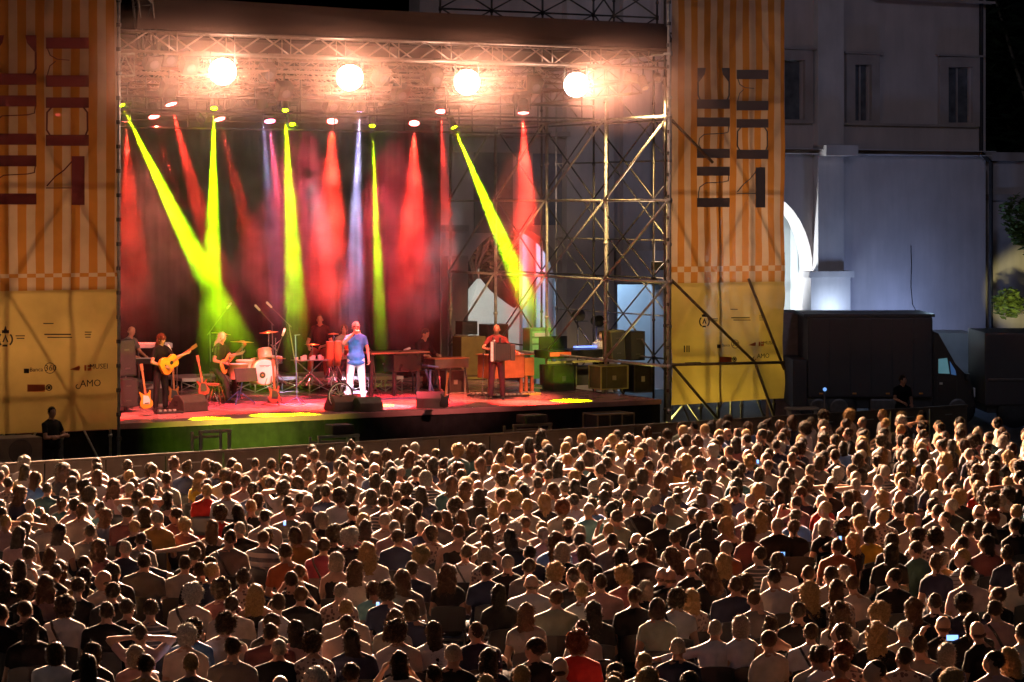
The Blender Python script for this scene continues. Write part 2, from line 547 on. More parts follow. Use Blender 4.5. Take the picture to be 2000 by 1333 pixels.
scaffold("side_scaffold", "dark scaffold frame standing behind the right side scaffold of the stage", TS + 1.5, 0.2, dS, ZL + [9.3], True, DARKSTEEL, br2, 0.028)
# upper tower and grid seen above the roof at the right
tw = [at_px(p, 1.0) for p in (884, 985, 1085, 1185, 1225, 1310)]
scaffold("side_scaffold", "thin grey scaffold frame farthest behind the right side of the stage", TS + 2.6, 0.6, [d_ + .7 for d_ in dS[:4]], [0.0, 3.0, 4.9, 6.9, 8.9], True, STEEL, [(i, k, 1) for i in range(3) for k in range(1, 4)], 0.024)
br3 = [(i, 0, s) for i in range(5) for s in (1, -1)] + [(i, 1, s) for i in range(5) for s in (1, -1)]
e = scaffold("roof_tower_grid", "dark scaffold lattice rising above the roof at its right end", 0, 1.6, tw, [9.62, 10.3, 11.0], False, DARKSTEEL, br3, 0.026)
# trim below the roof: shorten uprights of that lattice
for ch in e.children:
    if ch.name.startswith("upright"):
        for v in ch.data.vertices:
            if v.co.z < 9: v.co.z = 9.5
# left lattice column beside the roof end
truss(None, T(0.62, -0.1, 8.9), T(0.3, -0.1, 11.5), 0.3, 0.3, 0.45, 0.026, DARKSTEEL, "corner_mast", "leaning lattice mast at the left end of the roof beside the orange banner")
truss(None, T(0.05, -0.3, 8.7), T(0.05, 3.0, 8.7), 0.35, 0.45, 0.5, 0.024, STEEL, "corner_truss", "short truss at the left roof corner above the lime lamp")

# ---- palace behind, in the stage frame, plane PD
PD = 17.0
plaster = mat("palace_plaster", (0.56, 0.47, 0.45), 0.9, 0, 0.10, 0.7, spec=0.2, bump=0.15, bscale=20)
plasterd = mat("palace_trim", (0.40, 0.33, 0.31), 0.85, 0, 0.12, 1.2, spec=0.2)
plasterw = mat("pilaster_plaster", (0.62, 0.55, 0.54), 0.88, 0, 0.08, 1.2, spec=0.2)
def stain(m):
    """rain streaks and patched plaster"""
    nt = m.node_tree; b = nt.nodes["Principled BSDF"]; src = b.inputs["Base Color"].links[0].from_socket
    tc = nt.nodes.new("ShaderNodeTexCoord"); mp = nt.nodes.new("ShaderNodeMapping"); mp.inputs["Scale"].default_value = (1.6, 1.6, .22)
    n1 = nt.nodes.new("ShaderNodeTexNoise"); n1.inputs["Scale"].default_value = 1.2; n1.inputs["Detail"].default_value = 6; n1.inputs["Roughness"].default_value = .65
    r1 = nt.nodes.new("ShaderNodeMapRange"); r1.inputs[1].default_value = .35; r1.inputs[2].default_value = .62; r1.inputs[3].default_value = .92; r1.inputs[4].default_value = 1.05
    sc = nt.nodes.new("ShaderNodeVectorMath"); sc.operation = 'SCALE'
    nt.links.new(tc.outputs["Object"], mp.inputs["Vector"]); nt.links.new(mp.outputs[0], n1.inputs["Vector"]); nt.links.new(n1.outputs[0], r1.inputs[0])
    nt.links.new(src, sc.inputs[0]); nt.links.new(r1.outputs[0], sc.inputs["Scale"]); nt.links.new(sc.outputs[0], b.inputs["Base Color"])
for m_ in (plaster, plasterd, plasterw): stain(m_)
darkin = mat("dark_opening", (0.02, 0.02, 0.025), 0.5, 0, 0.2, 2)
paneM = mat("window_glass", (0.12, 0.125, 0.14), 0.12, 0, 0.3, 3, spec=0.6)
def q(px, py, d=PD):
    t, dd, z = L(F(px, py, d)); return (t, z)
pal = stage_thing("palace", "pale plaster palace with arches and small dark windows behind the stage and vans", "building", 0, PD, 0)
x0 = q(820, 400)[0]; x1 = q(1925, 400)[0]
def arch(cx, half, spring, top, base, n=18):
    """px outline of an arched opening"""
    pts = [(cx - half, base)]
    for i in range(n + 1):
        a = pi - pi * i / n
        pts.append((cx + half * cos(a), spring + (top - spring) * sin(a)))
    pts.append((cx + half, base))
    return pts
def wpx(x0, y0, x1, y1): return [(x0, y0), (x1, y0), (x1, y1), (x0, y1)]
holes = [[q(*p) for p in arch(1005, 104, 575, 447, 790)], [q(*p) for p in arch(1482, 106, 535, 375, 790)],
         [q(*p) for p in wpx(1206, 556, 1294, 790)]]
wins = [(1500, 118, 1568, 234), (1666, 127, 1698, 236), (1848, 132, 1896, 240)]
for w in wins: holes.append([q(*p) for p in wpx(*w)])
outer = [(x0, 0.0), (x1, 0.0), (x1, 16.5), (x0, 16.5)]
zb = q(1005, 790)[1]
holes = [[(a, max(b, 0.01)) for a, b in h] for h in holes]
bm = B(); plate(bm, outer, holes, 0.0, 0.7); obj("wall", bm, plaster, pal)
def pxbox(bm, xa, ya, xb, yb, out, into=0.0, d=PD):
    ta, za = q(xa, ya, d); tb, zb2 = q(xb, yb, d)
    box(bm, ta, tb, -out, into - 0.003, max(zb2, 0), za, 0.01)
# pilasters
for xa, xb, yt in ((1588, 1638, -60), (1098, 1190, -60), (1292, 1330, -60), (862, 900, 455), (1210, 1262, -60)):
    if xa == 1210:
        bm = B(); pxbox(bm, xa, -60, xb, 490, 0.22); obj("pilaster", bm, plasterw, pal); continue
    bm = B(); pxbox(bm, xa, yt, xb, 790, 0.28); pl_ = obj("pilaster", bm, plasterw, pal)
bm = B(); pxbox(bm, 1200, 490, 1284, 552, 0.4); obj("pilaster_base", bm, plasterw, pal)
bm = B(); pxbox(bm, 1566, 537, 1643, 790, 0.5); pxbox(bm, 1560, 530, 1648, 541, 0.58); obj("pilaster_base", bm, plasterw, pal)
bm = B(); pxbox(bm, 858, 440, 905, 452, 0.36); pxbox(bm, 862, 500, 902, 790, 0.4); obj("pilaster_base", bm, plasterd, pal)
bm = B(); pxbox(bm, 1330, 289, 1925, 297, 0.55); pxbox(bm, 1330, 297, 1925, 306, 0.34); pxbox(bm, 1588, 284, 1650, 306, 0.72); obj("cornice", bm, plasterw, pal)
bm = B(); pxbox(bm, 880, 255, 1098, 268, 0.5); pxbox(bm, 880, 268, 1098, 300, 0.2); obj("cornice", bm, plasterd, pal)
bm = B(); pxbox(bm, 1640, 240, 1905, 250, 0.14); obj("sill_band", bm, plasterd, pal)
bm = B(); pxbox(bm, 1700, -2, 1925, 6, 0.5); obj("eaves", bm, plasterd, pal)
for (xa, ya, xb, yb) in wins:
    bm = B()
    o2 = [q(xa - 17, ya - 20), q(xb + 16, ya - 20), q(xb + 16, yb + 8), q(xa - 17, yb + 8)]
    plate(bm, o2, [[q(xa, ya), q(xb, ya), q(xb, yb), q(xa, yb)]], -0.13, -0.003)
    pxbox(bm, xa - 22, ya - 26, xb + 21, ya - 19, 0.22)
    w_ = obj("window_surround", bm, plasterd, pal)
    bm = B(); ta, za = q(xa, ya); tb, zb2 = q(xb, yb)
    box(bm, ta, tb, 0.12, 0.16, zb2, za); obj("pane", bm, paneM, w_)
    bm = B(); box(bm, (ta + tb) / 2 - 0.03, (ta + tb) / 2 + 0.03, 0.07, 0.11, zb2, za); box(bm, ta, ta + 0.06, 0.07, 0.11, zb2, za); box(bm, tb - 0.06, tb, 0.07, 0.11, zb2, za); obj("sash", bm, plasterd, w_)
# blind window panels behind the side scaffold
bm = B(); pxbox(bm, 925, 295, 1000, 455, 0.06); obj("shutter", bm, mat("shutter_grey", (0.16, 0.15, 0.14), 0.7), pal)
bm = B(); pxbox(bm, 1040, 300, 1096, 440, 0.06); obj("shutter", bm, mat("shutter_blue", (0.15, 0.17, 0.24), 0.7), pal)
# downpipe, cable
bm = B()
p0 = q(1912, -40); p1 = q(1921, 640)
tube(bm, (p0[0], -0.12, p0[1]), (p0[0], -0.12, q(1912, 300)[1]), 0.07, n=8)
tube(bm, (p0[0], -0.12, q(1912, 300)[1]), (p0[0] + 0.1, -0.5, q(1912, 318)[1]), 0.07, n=8)
tube(bm, (p0[0] + 0.1, -0.5, q(1912, 318)[1]), (p0[0] + 0.1, -0.5, 1.0), 0.07, n=8)
obj("downpipe", bm, mat("downpipe_dark", (0.03, 0.03, 0.035), 0.5, 0.3), pal)
bm = B(); pts = []
for px_, py_ in ((1778, 480), (1779, 520), (1778, 560), (1781, 595), (1787, 606)):
    a_, b_ = q(px_, py_); pts.append((a_, -0.04, b_))
path(bm, pts, 0.012, 5); obj("cable", bm, BLACKP, pal)
# lower wing right of the downpipe
wing = stage_thing("palace_wing", "lower plaster wing right of the downpipe, against the dark trees", "building", q(1927, 400)[0], PD + 0.6, 0)
bm = B(); xw = q(1992, 400)[0] - q(1927, 400)[0] + 1.5
box(bm, 0, xw, 0, 4, 0, q(1950, 300)[1], 0.02); obj("wall", bm, plaster, wing)
zt = q(1950, 300)[1]
bm = B(); box(bm, -0.05, xw + 0.2, -0.3, -0.003, zt - 0.25, zt + 0.05, 0.02); obj("cornice", bm, plasterd, wing)
bm = B(); box(bm, 0.2, xw, -0.15, -0.003, q(1950, 392)[1], q(1950, 380)[1]); obj("ledge", bm, plasterd, wing)
# room behind the arches: bright white vault
white = mat("white_wall", (0.75, 0.76, 0.75), 0.8, 0, 0.06, 1.5)
vault = stage_thing("arcade_wall", "brightly lit white arcade wall inside the arch right of the banner", "wall", q(1482, 500)[0], PD + 3.0, 0)
bm = B(); box(bm, -4.5, 4.0, 0, 0.25, 0, 7.6); obj("wall_face", bm, white, vault)
bm = B(); box(bm, 3.4, 3.6, -2.2, -0.01, 0, 7.4); obj("side_wall", bm, white, vault)
bm = B(); box(bm, 0.2, 2.6, -0.8, -0.74, 4.15, 4.2); box(bm, 2.55, 2.6, -0.8, -0.74, 3.3, 4.2); box(bm, 0.2, 1.8, -0.8, -0.74, 2.8, 2.86); obj("railing", bm, DARKSTEEL, vault)
back2 = stage_thing("courtyard_wall", "pale blue lit courtyard wall behind the side scaffold", "wall", q(1250, 600)[0], PD + 3.2, 0)
bm = B(); box(bm, -2.4, 2.4, 0, 0.2, 0, 5.2); obj("wall_face", bm, white, back2)
bm = B()
for i in range(6): box(bm, -2.0 + i * 0.7, -1.8 + i * 0.7, -0.18, -0.003, 0, 5.0, 0.02)
obj("pier", bm, white, back2)["kind"] = "stuff"

# lamps of the courtyard and behind the vans
def point(name, loc, power, color, r=0.15):
    ld = bpy.data.lights.new(name, 'POINT'); ld.energy = power; ld.color = color; ld.shadow_soft_size = r
    o = bpy.data.objects.new(name, ld); o.location = loc; COL.objects.link(o); return o
tA = q(1482, 500)[0]
spot("arcade_lamp", T(tA - 1.0, PD + 1.0, 2.5), T(tA + 1.2, PD + 3.0, 4.2), 1500, (0.86, 0.97, 1.0), 150, 0.6, 0.3)
point("courtyard_lamp", T(q(1250, 600)[0], PD + 1.6, 4.2), 300, (0.35, 0.62, 1.0), 0.3)
point("tent_lamp", T(q(1010, 600)[0] + 1, PD + 5.5, 5.2), 230, (1.0, 0.86, 0.78), 0.3)
point("garden_lamp", T(q(1090, 600)[0] + 1, PD + 8, 5.6), 230, (0.75, 1.0, 0.95), 0.3)
point("yard_lamp", T(q(1730, 600)[0], PD - 2.4, 1.5), 230, (0.30, 0.48, 1.0), 0.3)
point("yard_lamp", T(q(1600, 600)[0], PD - 1.2, 2.4), 60, (0.55, 0.75, 1.0), 0.3)
spot("palace_fill", T(13.8, 8.5, 6.4), T(q(1180, 400)[0], PD, 6.5), 230, (1.0, 0.74, 0.66), 100, 0.9, 0.3)  # unseen spot added to warm the wall behind the side scaffold
spot("tree_fill", F(1960, 640, PD - 9), F(1993, 590, PD - 3), 3600, (1.0, 0.95, 0.40), 15, 0.6, 0.15)  # unseen spot added to light the leaves at the right edge
# unseen high lamps added: soft fill for the crowd, cool wash for the palace
point("crowd_fill", (-25, 12, 26), 900, (1.0, 0.66, 0.60), 2.5)
spot("facade_fill", (12, 18, 26), T(q(1720, 400)[0], PD, 7.0), 8500, (0.60, 0.64, 0.95), 34, 0.8, 1.5)

# white party tents behind the first arch
def tent(px, py_peak, w, label, m):
    Y = F(px, 560, PD + 9).y
    c = F(px, 560, PD + 9); zt_ = F(px, py_peak, PD + 9).z
    e = thing("party_tent", label, "tent", (c.x, c.y, 0), ANG, "peaked party tents behind the stage")
    bm = B(); ze = zt_ - w * 0.44
    n = 7; rings = []
    for k in range(n):
        f = k / (n - 1); r = w / 2 * (1 - f) ** 1.35 + 0.05; z = ze + (zt_ - ze) * f
        rings.append([bm.verts.new((sx * r, sy * r, z)) for sx, sy in ((-1, -1), (1, -1), (1, 1), (-1, 1))])
    for A_, B_ in zip(rings[:-1], rings[1:]):
        for i in range(4): bm.faces.new((A_[i], A_[(i + 1) % 4], B_[(i + 1) % 4], B_[i]))
    bm.faces.new(rings[-1])
    obj("canopy", bm, m, e)
    bm = B(); box(bm, -w / 2, w / 2, -w / 2 - .01, -w / 2 + .01, ze - 0.3, ze); box(bm, -w / 2, -w / 2 + .02, -w / 2, w / 2, ze - 0.3, ze); obj("valance", bm, m, e)
    for sx in (-1, 1):
        for sy in (-1, 1): tpart("pole", (sx * w / 2, sy * w / 2, 0), (sx * w / 2, sy * w / 2, ze), 0.04, ALU, e)
    tpart("finial", (0, 0, zt_ - 0.05), (0, 0, zt_ + 0.35), 0.03, ALU, e)
tentm = mat("tent_canvas", (0.75, 0.70, 0.66), 0.8, 0, 0.05, 2)
tent(935, 545, 5.4, "large peaked white party tent seen through the arch", tentm)
tent(1040, 590, 3.4, "smaller pale party tent right of the large one", tentm)
tent(1090, 545, 3.0, "narrow white tent top beside the pier, rightmost of the tents", tentm)
# ---- banners: orange and peach striped mesh cloth with big turned lettering
def banner_mat(name, split_z, z_check, per):
    m = bpy.data.materials.new(name); m.use_nodes = True
    nt = m.node_tree; N = nt.nodes; K = nt.links
    b = N["Principled BSDF"]; b.inputs["Roughness"].default_value = 0.7
    b.inputs["Specular IOR Level"].default_value = 0.25
    tc = N.new("ShaderNodeTexCoord"); sp = N.new("ShaderNodeSeparateXYZ")
    K.new(tc.outputs["Object"], sp.inputs[0])
    def mth(op, a, bv=None, c=None):
        n_ = N.new("ShaderNodeMath"); n_.operation = op
        for i, v in enumerate((a, bv, c)):
            if v is None: continue
            if isinstance(v, (int, float)): n_.inputs[i].default_value = v
            else: K.new(v, n_.inputs[i])
        return n_.outputs[0]
    x = sp.outputs[0]; z = sp.outputs[2]
    fx = mth('FRACT', mth('DIVIDE', x, per))
    stripe = mth('GREATER_THAN', fx, 0.5)
    # checker rows at the foot of the stripes
    row = mth('GREATER_THAN', mth('FRACT', mth('DIVIDE', mth('SUBTRACT', z, split_z), per * 1.4)), 0.5)
    chk = mth('ABSOLUTE', mth('SUBTRACT', stripe, row))
    low = mth('LESS_THAN', z, z_check)
    st_ = mth('ADD', mth('MULTIPLY', chk, low), mth('MULTIPLY', stripe, mth('SUBTRACT', 1.0, low)))
    above = mth('GREATER_THAN', z, split_z)
    fac = mth('MULTIPLY', st_, above)
    mx = N.new("ShaderNodeMix"); mx.data_type = 'RGBA'
    mx.inputs["A"].default_value = (0.66, 0.42, 0.27, 1)
    mx.inputs["B"].default_value = (0.56, 0.21, 0.04, 1)
    K.new(fac, mx.inputs["Factor"])
    mx2 = N.new("ShaderNodeMix"); mx2.data_type = 'RGBA'
    mx2.inputs["A"].default_value = (0.70, 0.45, 0.14, 1)
    K.new(above, mx2.inputs["Factor"]); K.new(mx.outputs["Result"], mx2.inputs["B"])
    nzb = N.new("ShaderNodeTexNoise"); nzb.inputs["Scale"].default_value = 0.9; nzb.inputs["Detail"].default_value = 5
    K.new(tc.outputs["Object"], nzb.inputs["Vector"])
    rgb = N.new("ShaderNodeMapRange"); rgb.inputs[1].default_value = .3; rgb.inputs[2].default_value = .7; rgb.inputs[3].default_value = .72; rgb.inputs[4].default_value = 1.12
    K.new(nzb.outputs[0], rgb.inputs[0])
    scb = N.new("ShaderNodeVectorMath"); scb.operation = 'SCALE'
    K.new(mx2.outputs["Result"], scb.inputs[0]); K.new(rgb.outputs[0], scb.inputs["Scale"])
    K.new(scb.outputs[0], b.inputs["Base Color"])
    tr = N.new("ShaderNodeBsdfTranslucent"); K.new(scb.outputs[0], tr.inputs["Color"])
    tp = N.new("ShaderNodeBsdfTransparent")
    ms = N.new("ShaderNodeMixShader"); ms.inputs[0].default_value = 0.5
    K.new(b.outputs[0], ms.inputs[1]); K.new(tr.outputs[0], ms.inputs[2])
    ms2 = N.new("ShaderNodeMixShader"); ms2.inputs[0].default_value = 0.012
    K.new(ms.outputs[0], ms2.inputs[1]); K.new(tp.outputs[0], ms2.inputs[2])
    K.new(ms2.outputs[0], N["Material Output"].inputs["Surface"])
    return m
BD = -0.45
def banner(label, pa, pb, ytop, ybot_a, ybot_b, split_y, chk_y, mp, inkm, name_l, per=0.36):
    """pa, pb: columns of the left and right edge; mp maps design px (the right banner's) to this banner's px"""
    ta, tb = at_px(pa, BD), at_px(pb, BD)
    e = stage_thing("banner", label, "banner", ta, BD, 0, "tall orange striped festival banners")
    def q2(px, py):
        t, d, z = L(F(px, py, BD)); return (t - ta, z)
    zt = q2((pa + pb) / 2, ytop)[1]; zba = q2(pa, ybot_a)[1]; zbb = q2(pb, ybot_b)[1]
    zs = q2((pa + pb) / 2, split_y)[1]; zc = q2((pa + pb) / 2, chk_y)[1]
    bm = B(); nx, nz = 40, 90; W_ = tb - ta
    g = []
    for i in range(nx + 1):
        rowv = []
        for k in range(nz + 1):
            f = i / nx; zz = (zba + (zbb - zba) * f); zz = zz + (zt - zz) * k / nz
            x = W_ * f
            y = 0.045 * noise.noise(Vector((x * 0.9, zz * 0.7, ta))) + 0.016 * sin(x * 3.1 + zz * 1.7) + 0.006 * sin(zz * 9 + x * 5)
            if zz < zs: y += 0.07 * noise.noise(Vector((x * 1.6 + zz * 1.2, zz * 0.9, 3 + ta)))
            rowv.append(bm.verts.new((x, y, zz)))
        g.append(rowv)
    for i in range(nx):
        for k in range(nz): bm.faces.new((g[i][k], g[i + 1][k], g[i + 1][k + 1], g[i][k + 1]))
    obj("banner_cloth", bm, banner_mat("banner_" + name_l, zs, zc, per), e, smooth=True)
    # ink shapes lie just in front of the cloth
    def ink(name, polys, m=inkm, off=-0.085, raw=False):
        bm = B()
        for poly in polys:
            pts = [q2(*(p if raw else mp(*p))) for p in poly]
            pts = [(min(max(x, 0.02), W_ - 0.02), z) for x, z in pts]
            prism(bm, pts, off, off + 0.006)
        return obj(name, bm, m, e)
    def D(pts): return [(1310 + x / 4.04, 100 + y / 4.04) for x, y in pts]
    def rect(x0, y0, x1, y1): return D([(x0, y0), (x1, y0), (x1, y1), (x0, y1)])
    def ribbon(pts, w):
        out = []
        for (a, b) in zip(pts[:-1], pts[1:]):
            dx, dy = b[0] - a[0], b[1] - a[1]; l_ = math.hypot(dx, dy) or 1
            nx_, ny_ = -dy / l_ * w / 2, dx / l_ * w / 2
            ex, ey = dx / l_ * w * .3, dy / l_ * w * .3
            out.append(D([(a[0] + nx_ - ex, a[1] + ny_ - ey), (b[0] + nx_ + ex, b[1] + ny_ + ey), (b[0] - nx_ + ex, b[1] - ny_ + ey), (a[0] - nx_ - ex, a[1] - ny_ - ey)]))
        return out
    # letter c
    ink("letter", [rect(192, 383, 450, 457), D([(196, 135), (262, 135), (252, 185), (205, 250), (196, 262)]), D([(386, 135), (450, 135), (450, 262), (441, 245), (395, 185)])]
        + ribbon([(200, 250), (201, 350), (215, 385)], 12) + ribbon([(446, 250), (446, 350), (432, 385)], 12))
    # letter n, twice
    ink("letter", [rect(192, 525, 450, 597), rect(192, 772, 450, 845)] + ribbon([(443, 597), (438, 640), (400, 651), (250, 658), (212, 690), (205, 735), (222, 772)], 7))
    ink("letter", [rect(192, 913, 450, 985), rect(192, 1160, 450, 1232)] + ribbon([(443, 985), (438, 1025), (400, 1034), (260, 1042), (214, 1075), (204, 1120), (204, 1160)], 7))
    ink("letter", [rect(505, 150, 755, 223), rect(505, 395, 755, 470)] + ribbon([(515, 223), (530, 265), (570, 290), (640, 297)], 6) + ribbon([(560, 305), (528, 335), (513, 395)], 6))
    ink("letter", [rect(505, 538, 755, 606), rect(505, 780, 755, 852)] + ribbon([(540, 600), (512, 635), (510, 750), (530, 785)], 10) + ribbon([(722, 600), (746, 635), (748, 750), (735, 785)], 10))
    ink("letter", [rect(655, 918, 730, 1235)] + ribbon([(655, 955), (610, 1010), (560, 1050), (512, 1110)], 8) + ribbon([(508, 1125), (655, 1125)], 6))
    return e, ink, q2, ta, W_
inkR = mat("banner_ink_grey", (0.10, 0.085, 0.08), 0.8, 0, 0.1, 2)
inkL = mat("banner_ink_maroon", (0.10, 0.008, 0.008), 0.8, 0, 0.1, 2)
inkK = mat("print_black", (0.05, 0.03, 0.02), 0.8, 0, 0.1, 2)
inkO = mat("print_orange", (0.55, 0.10, 0.02), 0.8, 0, 0.1, 2)
ER, inkfR, q2R, taR, WR = banner("orange striped banner with dark grey turned letters at the right of the stage", 1311, 1532, -60, 792, 778, 552, 520,
    lambda x, y: (x, y), inkR, "right", 0.365)
EL, inkfL, q2L, taL, WL = banner("orange striped banner with maroon turned letters left of the stage, partly outside the picture", -90, 229, -60, 852, 838, 568, 535,
    lambda x, y: (87 + (x - 1435) * 84 / 62.0, 74 + (y - 137) * 326 / 268.0), inkL, "left", 0.375)
# printed logos low on the banners (same marks on both)
def txt(s, size, px, py, q2, e, m, name="printed_text", align='CENTER'):
    cu = bpy.data.curves.new(name, 'FONT'); cu.body = s; cu.size = size; cu.extrude = 0.003
    cu.align_x = align; cu.align_y = 'CENTER'; cu.resolution_u = 2
    o = bpy.data.objects.new(name, cu); cu.materials.append(m)
    COL.objects.link(o); o.parent = e
    x, z = q2(px, py)
    me = bpy.data.meshes.new_from_object(o)
    bpy.data.objects.remove(o)
    o = bpy.data.objects.new(name, me); COL.objects.link(o); o.parent = e
    o.location = (x, -0.09, z); o.rotation_euler = (pi / 2, 0, 0)
    return o
def ring_px(cx, cy, r, w, n=20):
    out = []
    for i in range(n):
        a0, a1 = 2 * pi * i / n, 2 * pi * (i + 1) / n
        out.append([(cx + r * cos(a0), cy + r * sin(a0)), (cx + r * cos(a1), cy + r * sin(a1)), (cx + (r - w) * cos(a1), cy + (r - w) * sin(a1)), (cx + (r - w) * cos(a0), cy + (r - w) * sin(a0))])
    return out
def logos(ink, q2, e, mp, s):
    """mp maps left-banner px"""
    def R(x0, y0, x1, y1): return [mp(x0, y0), mp(x1, y0), mp(x1, y1), mp(x0, y1)]
    # crest: crown, chevron, half wreath
    def rr(cx, cy, r, w, n=16, a0=0, a1=2 * pi):
        out = []
        for i in range(n):
            p, q_ = a0 + (a1 - a0) * i / n, a0 + (a1 - a0) * (i + 1) / n
            out.append([mp(cx + r * cos(p), cy + r * sin(p)), mp(cx + r * cos(q_), cy + r * sin(q_)), mp(cx + (r - w) * cos(q_), cy + (r - w) * sin(q_)), mp(cx + (r - w) * cos(p), cy + (r - w) * sin(p))])
        return out
    ink("crest", [[mp(2, 668), mp(8, 654), mp(14, 668), mp(11, 668), mp(8, 660), mp(5, 668)], R(1, 645, 15, 651), [mp(5, 645), mp(8, 636), mp(11, 645)], R(2, 673, 12, 677)] + rr(8, 663, 15, 3.2, 10, -0.8, 0.9) + rr(8, 663, 15, 3.2, 10, 2.2, 4.0), inkK, raw=True)
    ink("logo_mark", [R(44, 720, 54, 729)], inkK, raw=True)
    ink("logo_mark", rr(95, 719, 11, 1.3), inkK, raw=True)
    ink("logo_mark", [R(51, 751, 85, 765)], inkO, raw=True)
    ink("logo_mark", rr(93, 757, 6.5, 2) + [R(90, 754, 96, 760)], inkK, raw=True)
    ink("logo_mark", [[mp(133, 722), mp(152, 714), mp(154, 718), mp(152, 724)], R(162, 713, 166, 724), R(168, 713, 176, 717), R(168, 719, 176, 724)], inkO, raw=True)
    ink("logo_mark", rr(150, 755, 5, 1.6, 10, 0.2, 4.5), inkK, raw=True)
    ink("text_lines", [R(28, 655, 46, 657), R(30, 660, 45, 662), R(84, 652, 136, 654.5), R(90, 658, 138, 660), R(163, 648, 176, 649.5), R(163, 653, 175, 654.5), R(164, 658, 174, 659.5), R(82, 631, 102, 633)], inkK, raw=True)
    txt("360", 0.17 * s, *mp(96, 719), q2, e, inkK)
    txt("Banca", 0.12 * s, *mp(68, 722), q2, e, inkK)
    txt("MUSEI", 0.15 * s, *mp(190, 716), q2, e, inkK)
    txt("AMO", 0.2 * s, *mp(174, 749), q2, e, inkK)
logos(inkfL, q2L, EL, lambda x, y: (x, y), 1.0)
logos(inkfR, q2R, ER, lambda x, y: (1372 + (x - 8) * 0.69, 630 + (y - 665) * 0.78), 0.8)
inkfR("small_logo", [[(1332, 675), (1334, 675), (1334, 688), (1332, 688)], [(1337, 675), (1339, 675), (1339, 688), (1337, 688)], [(1341, 675), (1343, 675), (1343, 688), (1341, 688)], [(1334, 708), (1365, 707), (1365, 709), (1334, 710)]], inkK, raw=True)

# scaffold towers that carry the banners
tR = [taR + 0.05, taR + WR * 0.33, taR + WR * 0.69, taR + WR - 0.05]
br = [(i, k, 1 if (i + k) % 2 else -1) for i in range(3) for k in range(5)]
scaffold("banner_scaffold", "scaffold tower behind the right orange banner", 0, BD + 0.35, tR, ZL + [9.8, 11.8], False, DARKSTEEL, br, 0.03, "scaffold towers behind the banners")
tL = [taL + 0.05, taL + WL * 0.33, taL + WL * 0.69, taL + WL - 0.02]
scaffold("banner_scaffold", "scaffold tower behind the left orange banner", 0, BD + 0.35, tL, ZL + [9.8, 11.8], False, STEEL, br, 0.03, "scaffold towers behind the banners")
for nm, lab, px_, t in (("corner_post", "thin upright scaffold post at the right edge of the left banner", 232, None), ("corner_post", "thin upright scaffold post at the left edge of the right banner", 1306, None)):
    t = at_px(px_, -0.55)
    e = stage_thing(nm, lab, "post", t, -0.55, 0, "posts at the banner edges")
    tpart("tube", (0, 0, 0), (0, 0, 12), 0.034, STEEL, e, 8)
    bm = B()
    for k in range(23): tube(bm, (0, 0, 0.45 + k * 0.5), (0, 0, 0.53 + k * 0.5), 0.055, n=8)
    obj("rosette", bm, DARKSTEEL, e)["kind"] = "stuff"
# diagonal tubes in front of the right banner (they read dark on the cloth)
def diag(label, a, b, dd=BD - 0.12):
    p, q_ = F(a[0], a[1], dd), F(b[0], b[1], dd)
    e = thing("brace_tube", label, "tube", p, 0, "bracing tubes on the right banner")
    tpart("tube", (0, 0, 0), q_ - p, 0.034, mat("brace_brown", (0.20, 0.13, 0.07), .6, .2, .2, 8), e, 8)
diag("long brace tube crossing the right banner beside its left letters", (1312, 235), (1392, 318))
diag("brace tube crossing the right banner from its middle down to its logos", (1312, 548), (1478, 712))
diag("brace tube running down the right half of the right banner", (1462, 545), (1532, 722))
diag("brace tube at the foot of the right banner, at its left", (1312, 712), (1410, 828))
diag("brace tube at the foot of the right banner, at its right", (1476, 712), (1515, 822))
diag("level tube across the right banner under its logos", (1312, 713), (1532, 708), BD - 0.16)
# coloured floods standing inside both banner towers
def flood(label, t, d, z, color, power, aim, grp, size=120):
    e = stage_thing("flood_lamp", label, "lamp", t, d, z, grp)
    bm = B(); box(bm, -0.16, 0.16, -0.08, 0.08, 0, 0.2, 0.02); obj("housing", bm, BLACKP, e)
    tpart("bracket", (-0.2, 0, 0.0), (0.2, 0, 0.0), 0.015, DARKSTEEL, e)
    spot("flood_light", T(t, d, z + 0.3), T(*aim), power, color, size, 0.8, 0.5)
flood("lamp on the ground lighting the lower half of the right banner yellow", taR + WR * 0.4, 1.9, 0.1, (1.0, 0.84, 0.20), 400, (taR + WR * 0.4, -0.4, 1.8), "floods inside the banner towers")
flood("amber lamp halfway up inside the right banner tower", taR + WR * 0.5, 2.6, 4.2, (1.0, 0.68, 0.42), 620, (taR + WR * 0.5, -0.4, 6.5), "floods inside the banner towers", 150)
flood("amber lamp halfway up inside the left banner tower", taL + WL * 0.45, 2.8, 3.2, (1.0, 0.64, 0.34), 420, (taL + WL * 0.45, -0.4, 4.2), "floods inside the banner towers", 150)
flood("lamp on the ground lighting the lower half of the left banner yellow", taL + WL * 0.9, 1.6, 0.1, (1.0, 0.8, 0.05), 230, (taL + WL * 0.7, -0.4, 2.6), "floods inside the banner towers")
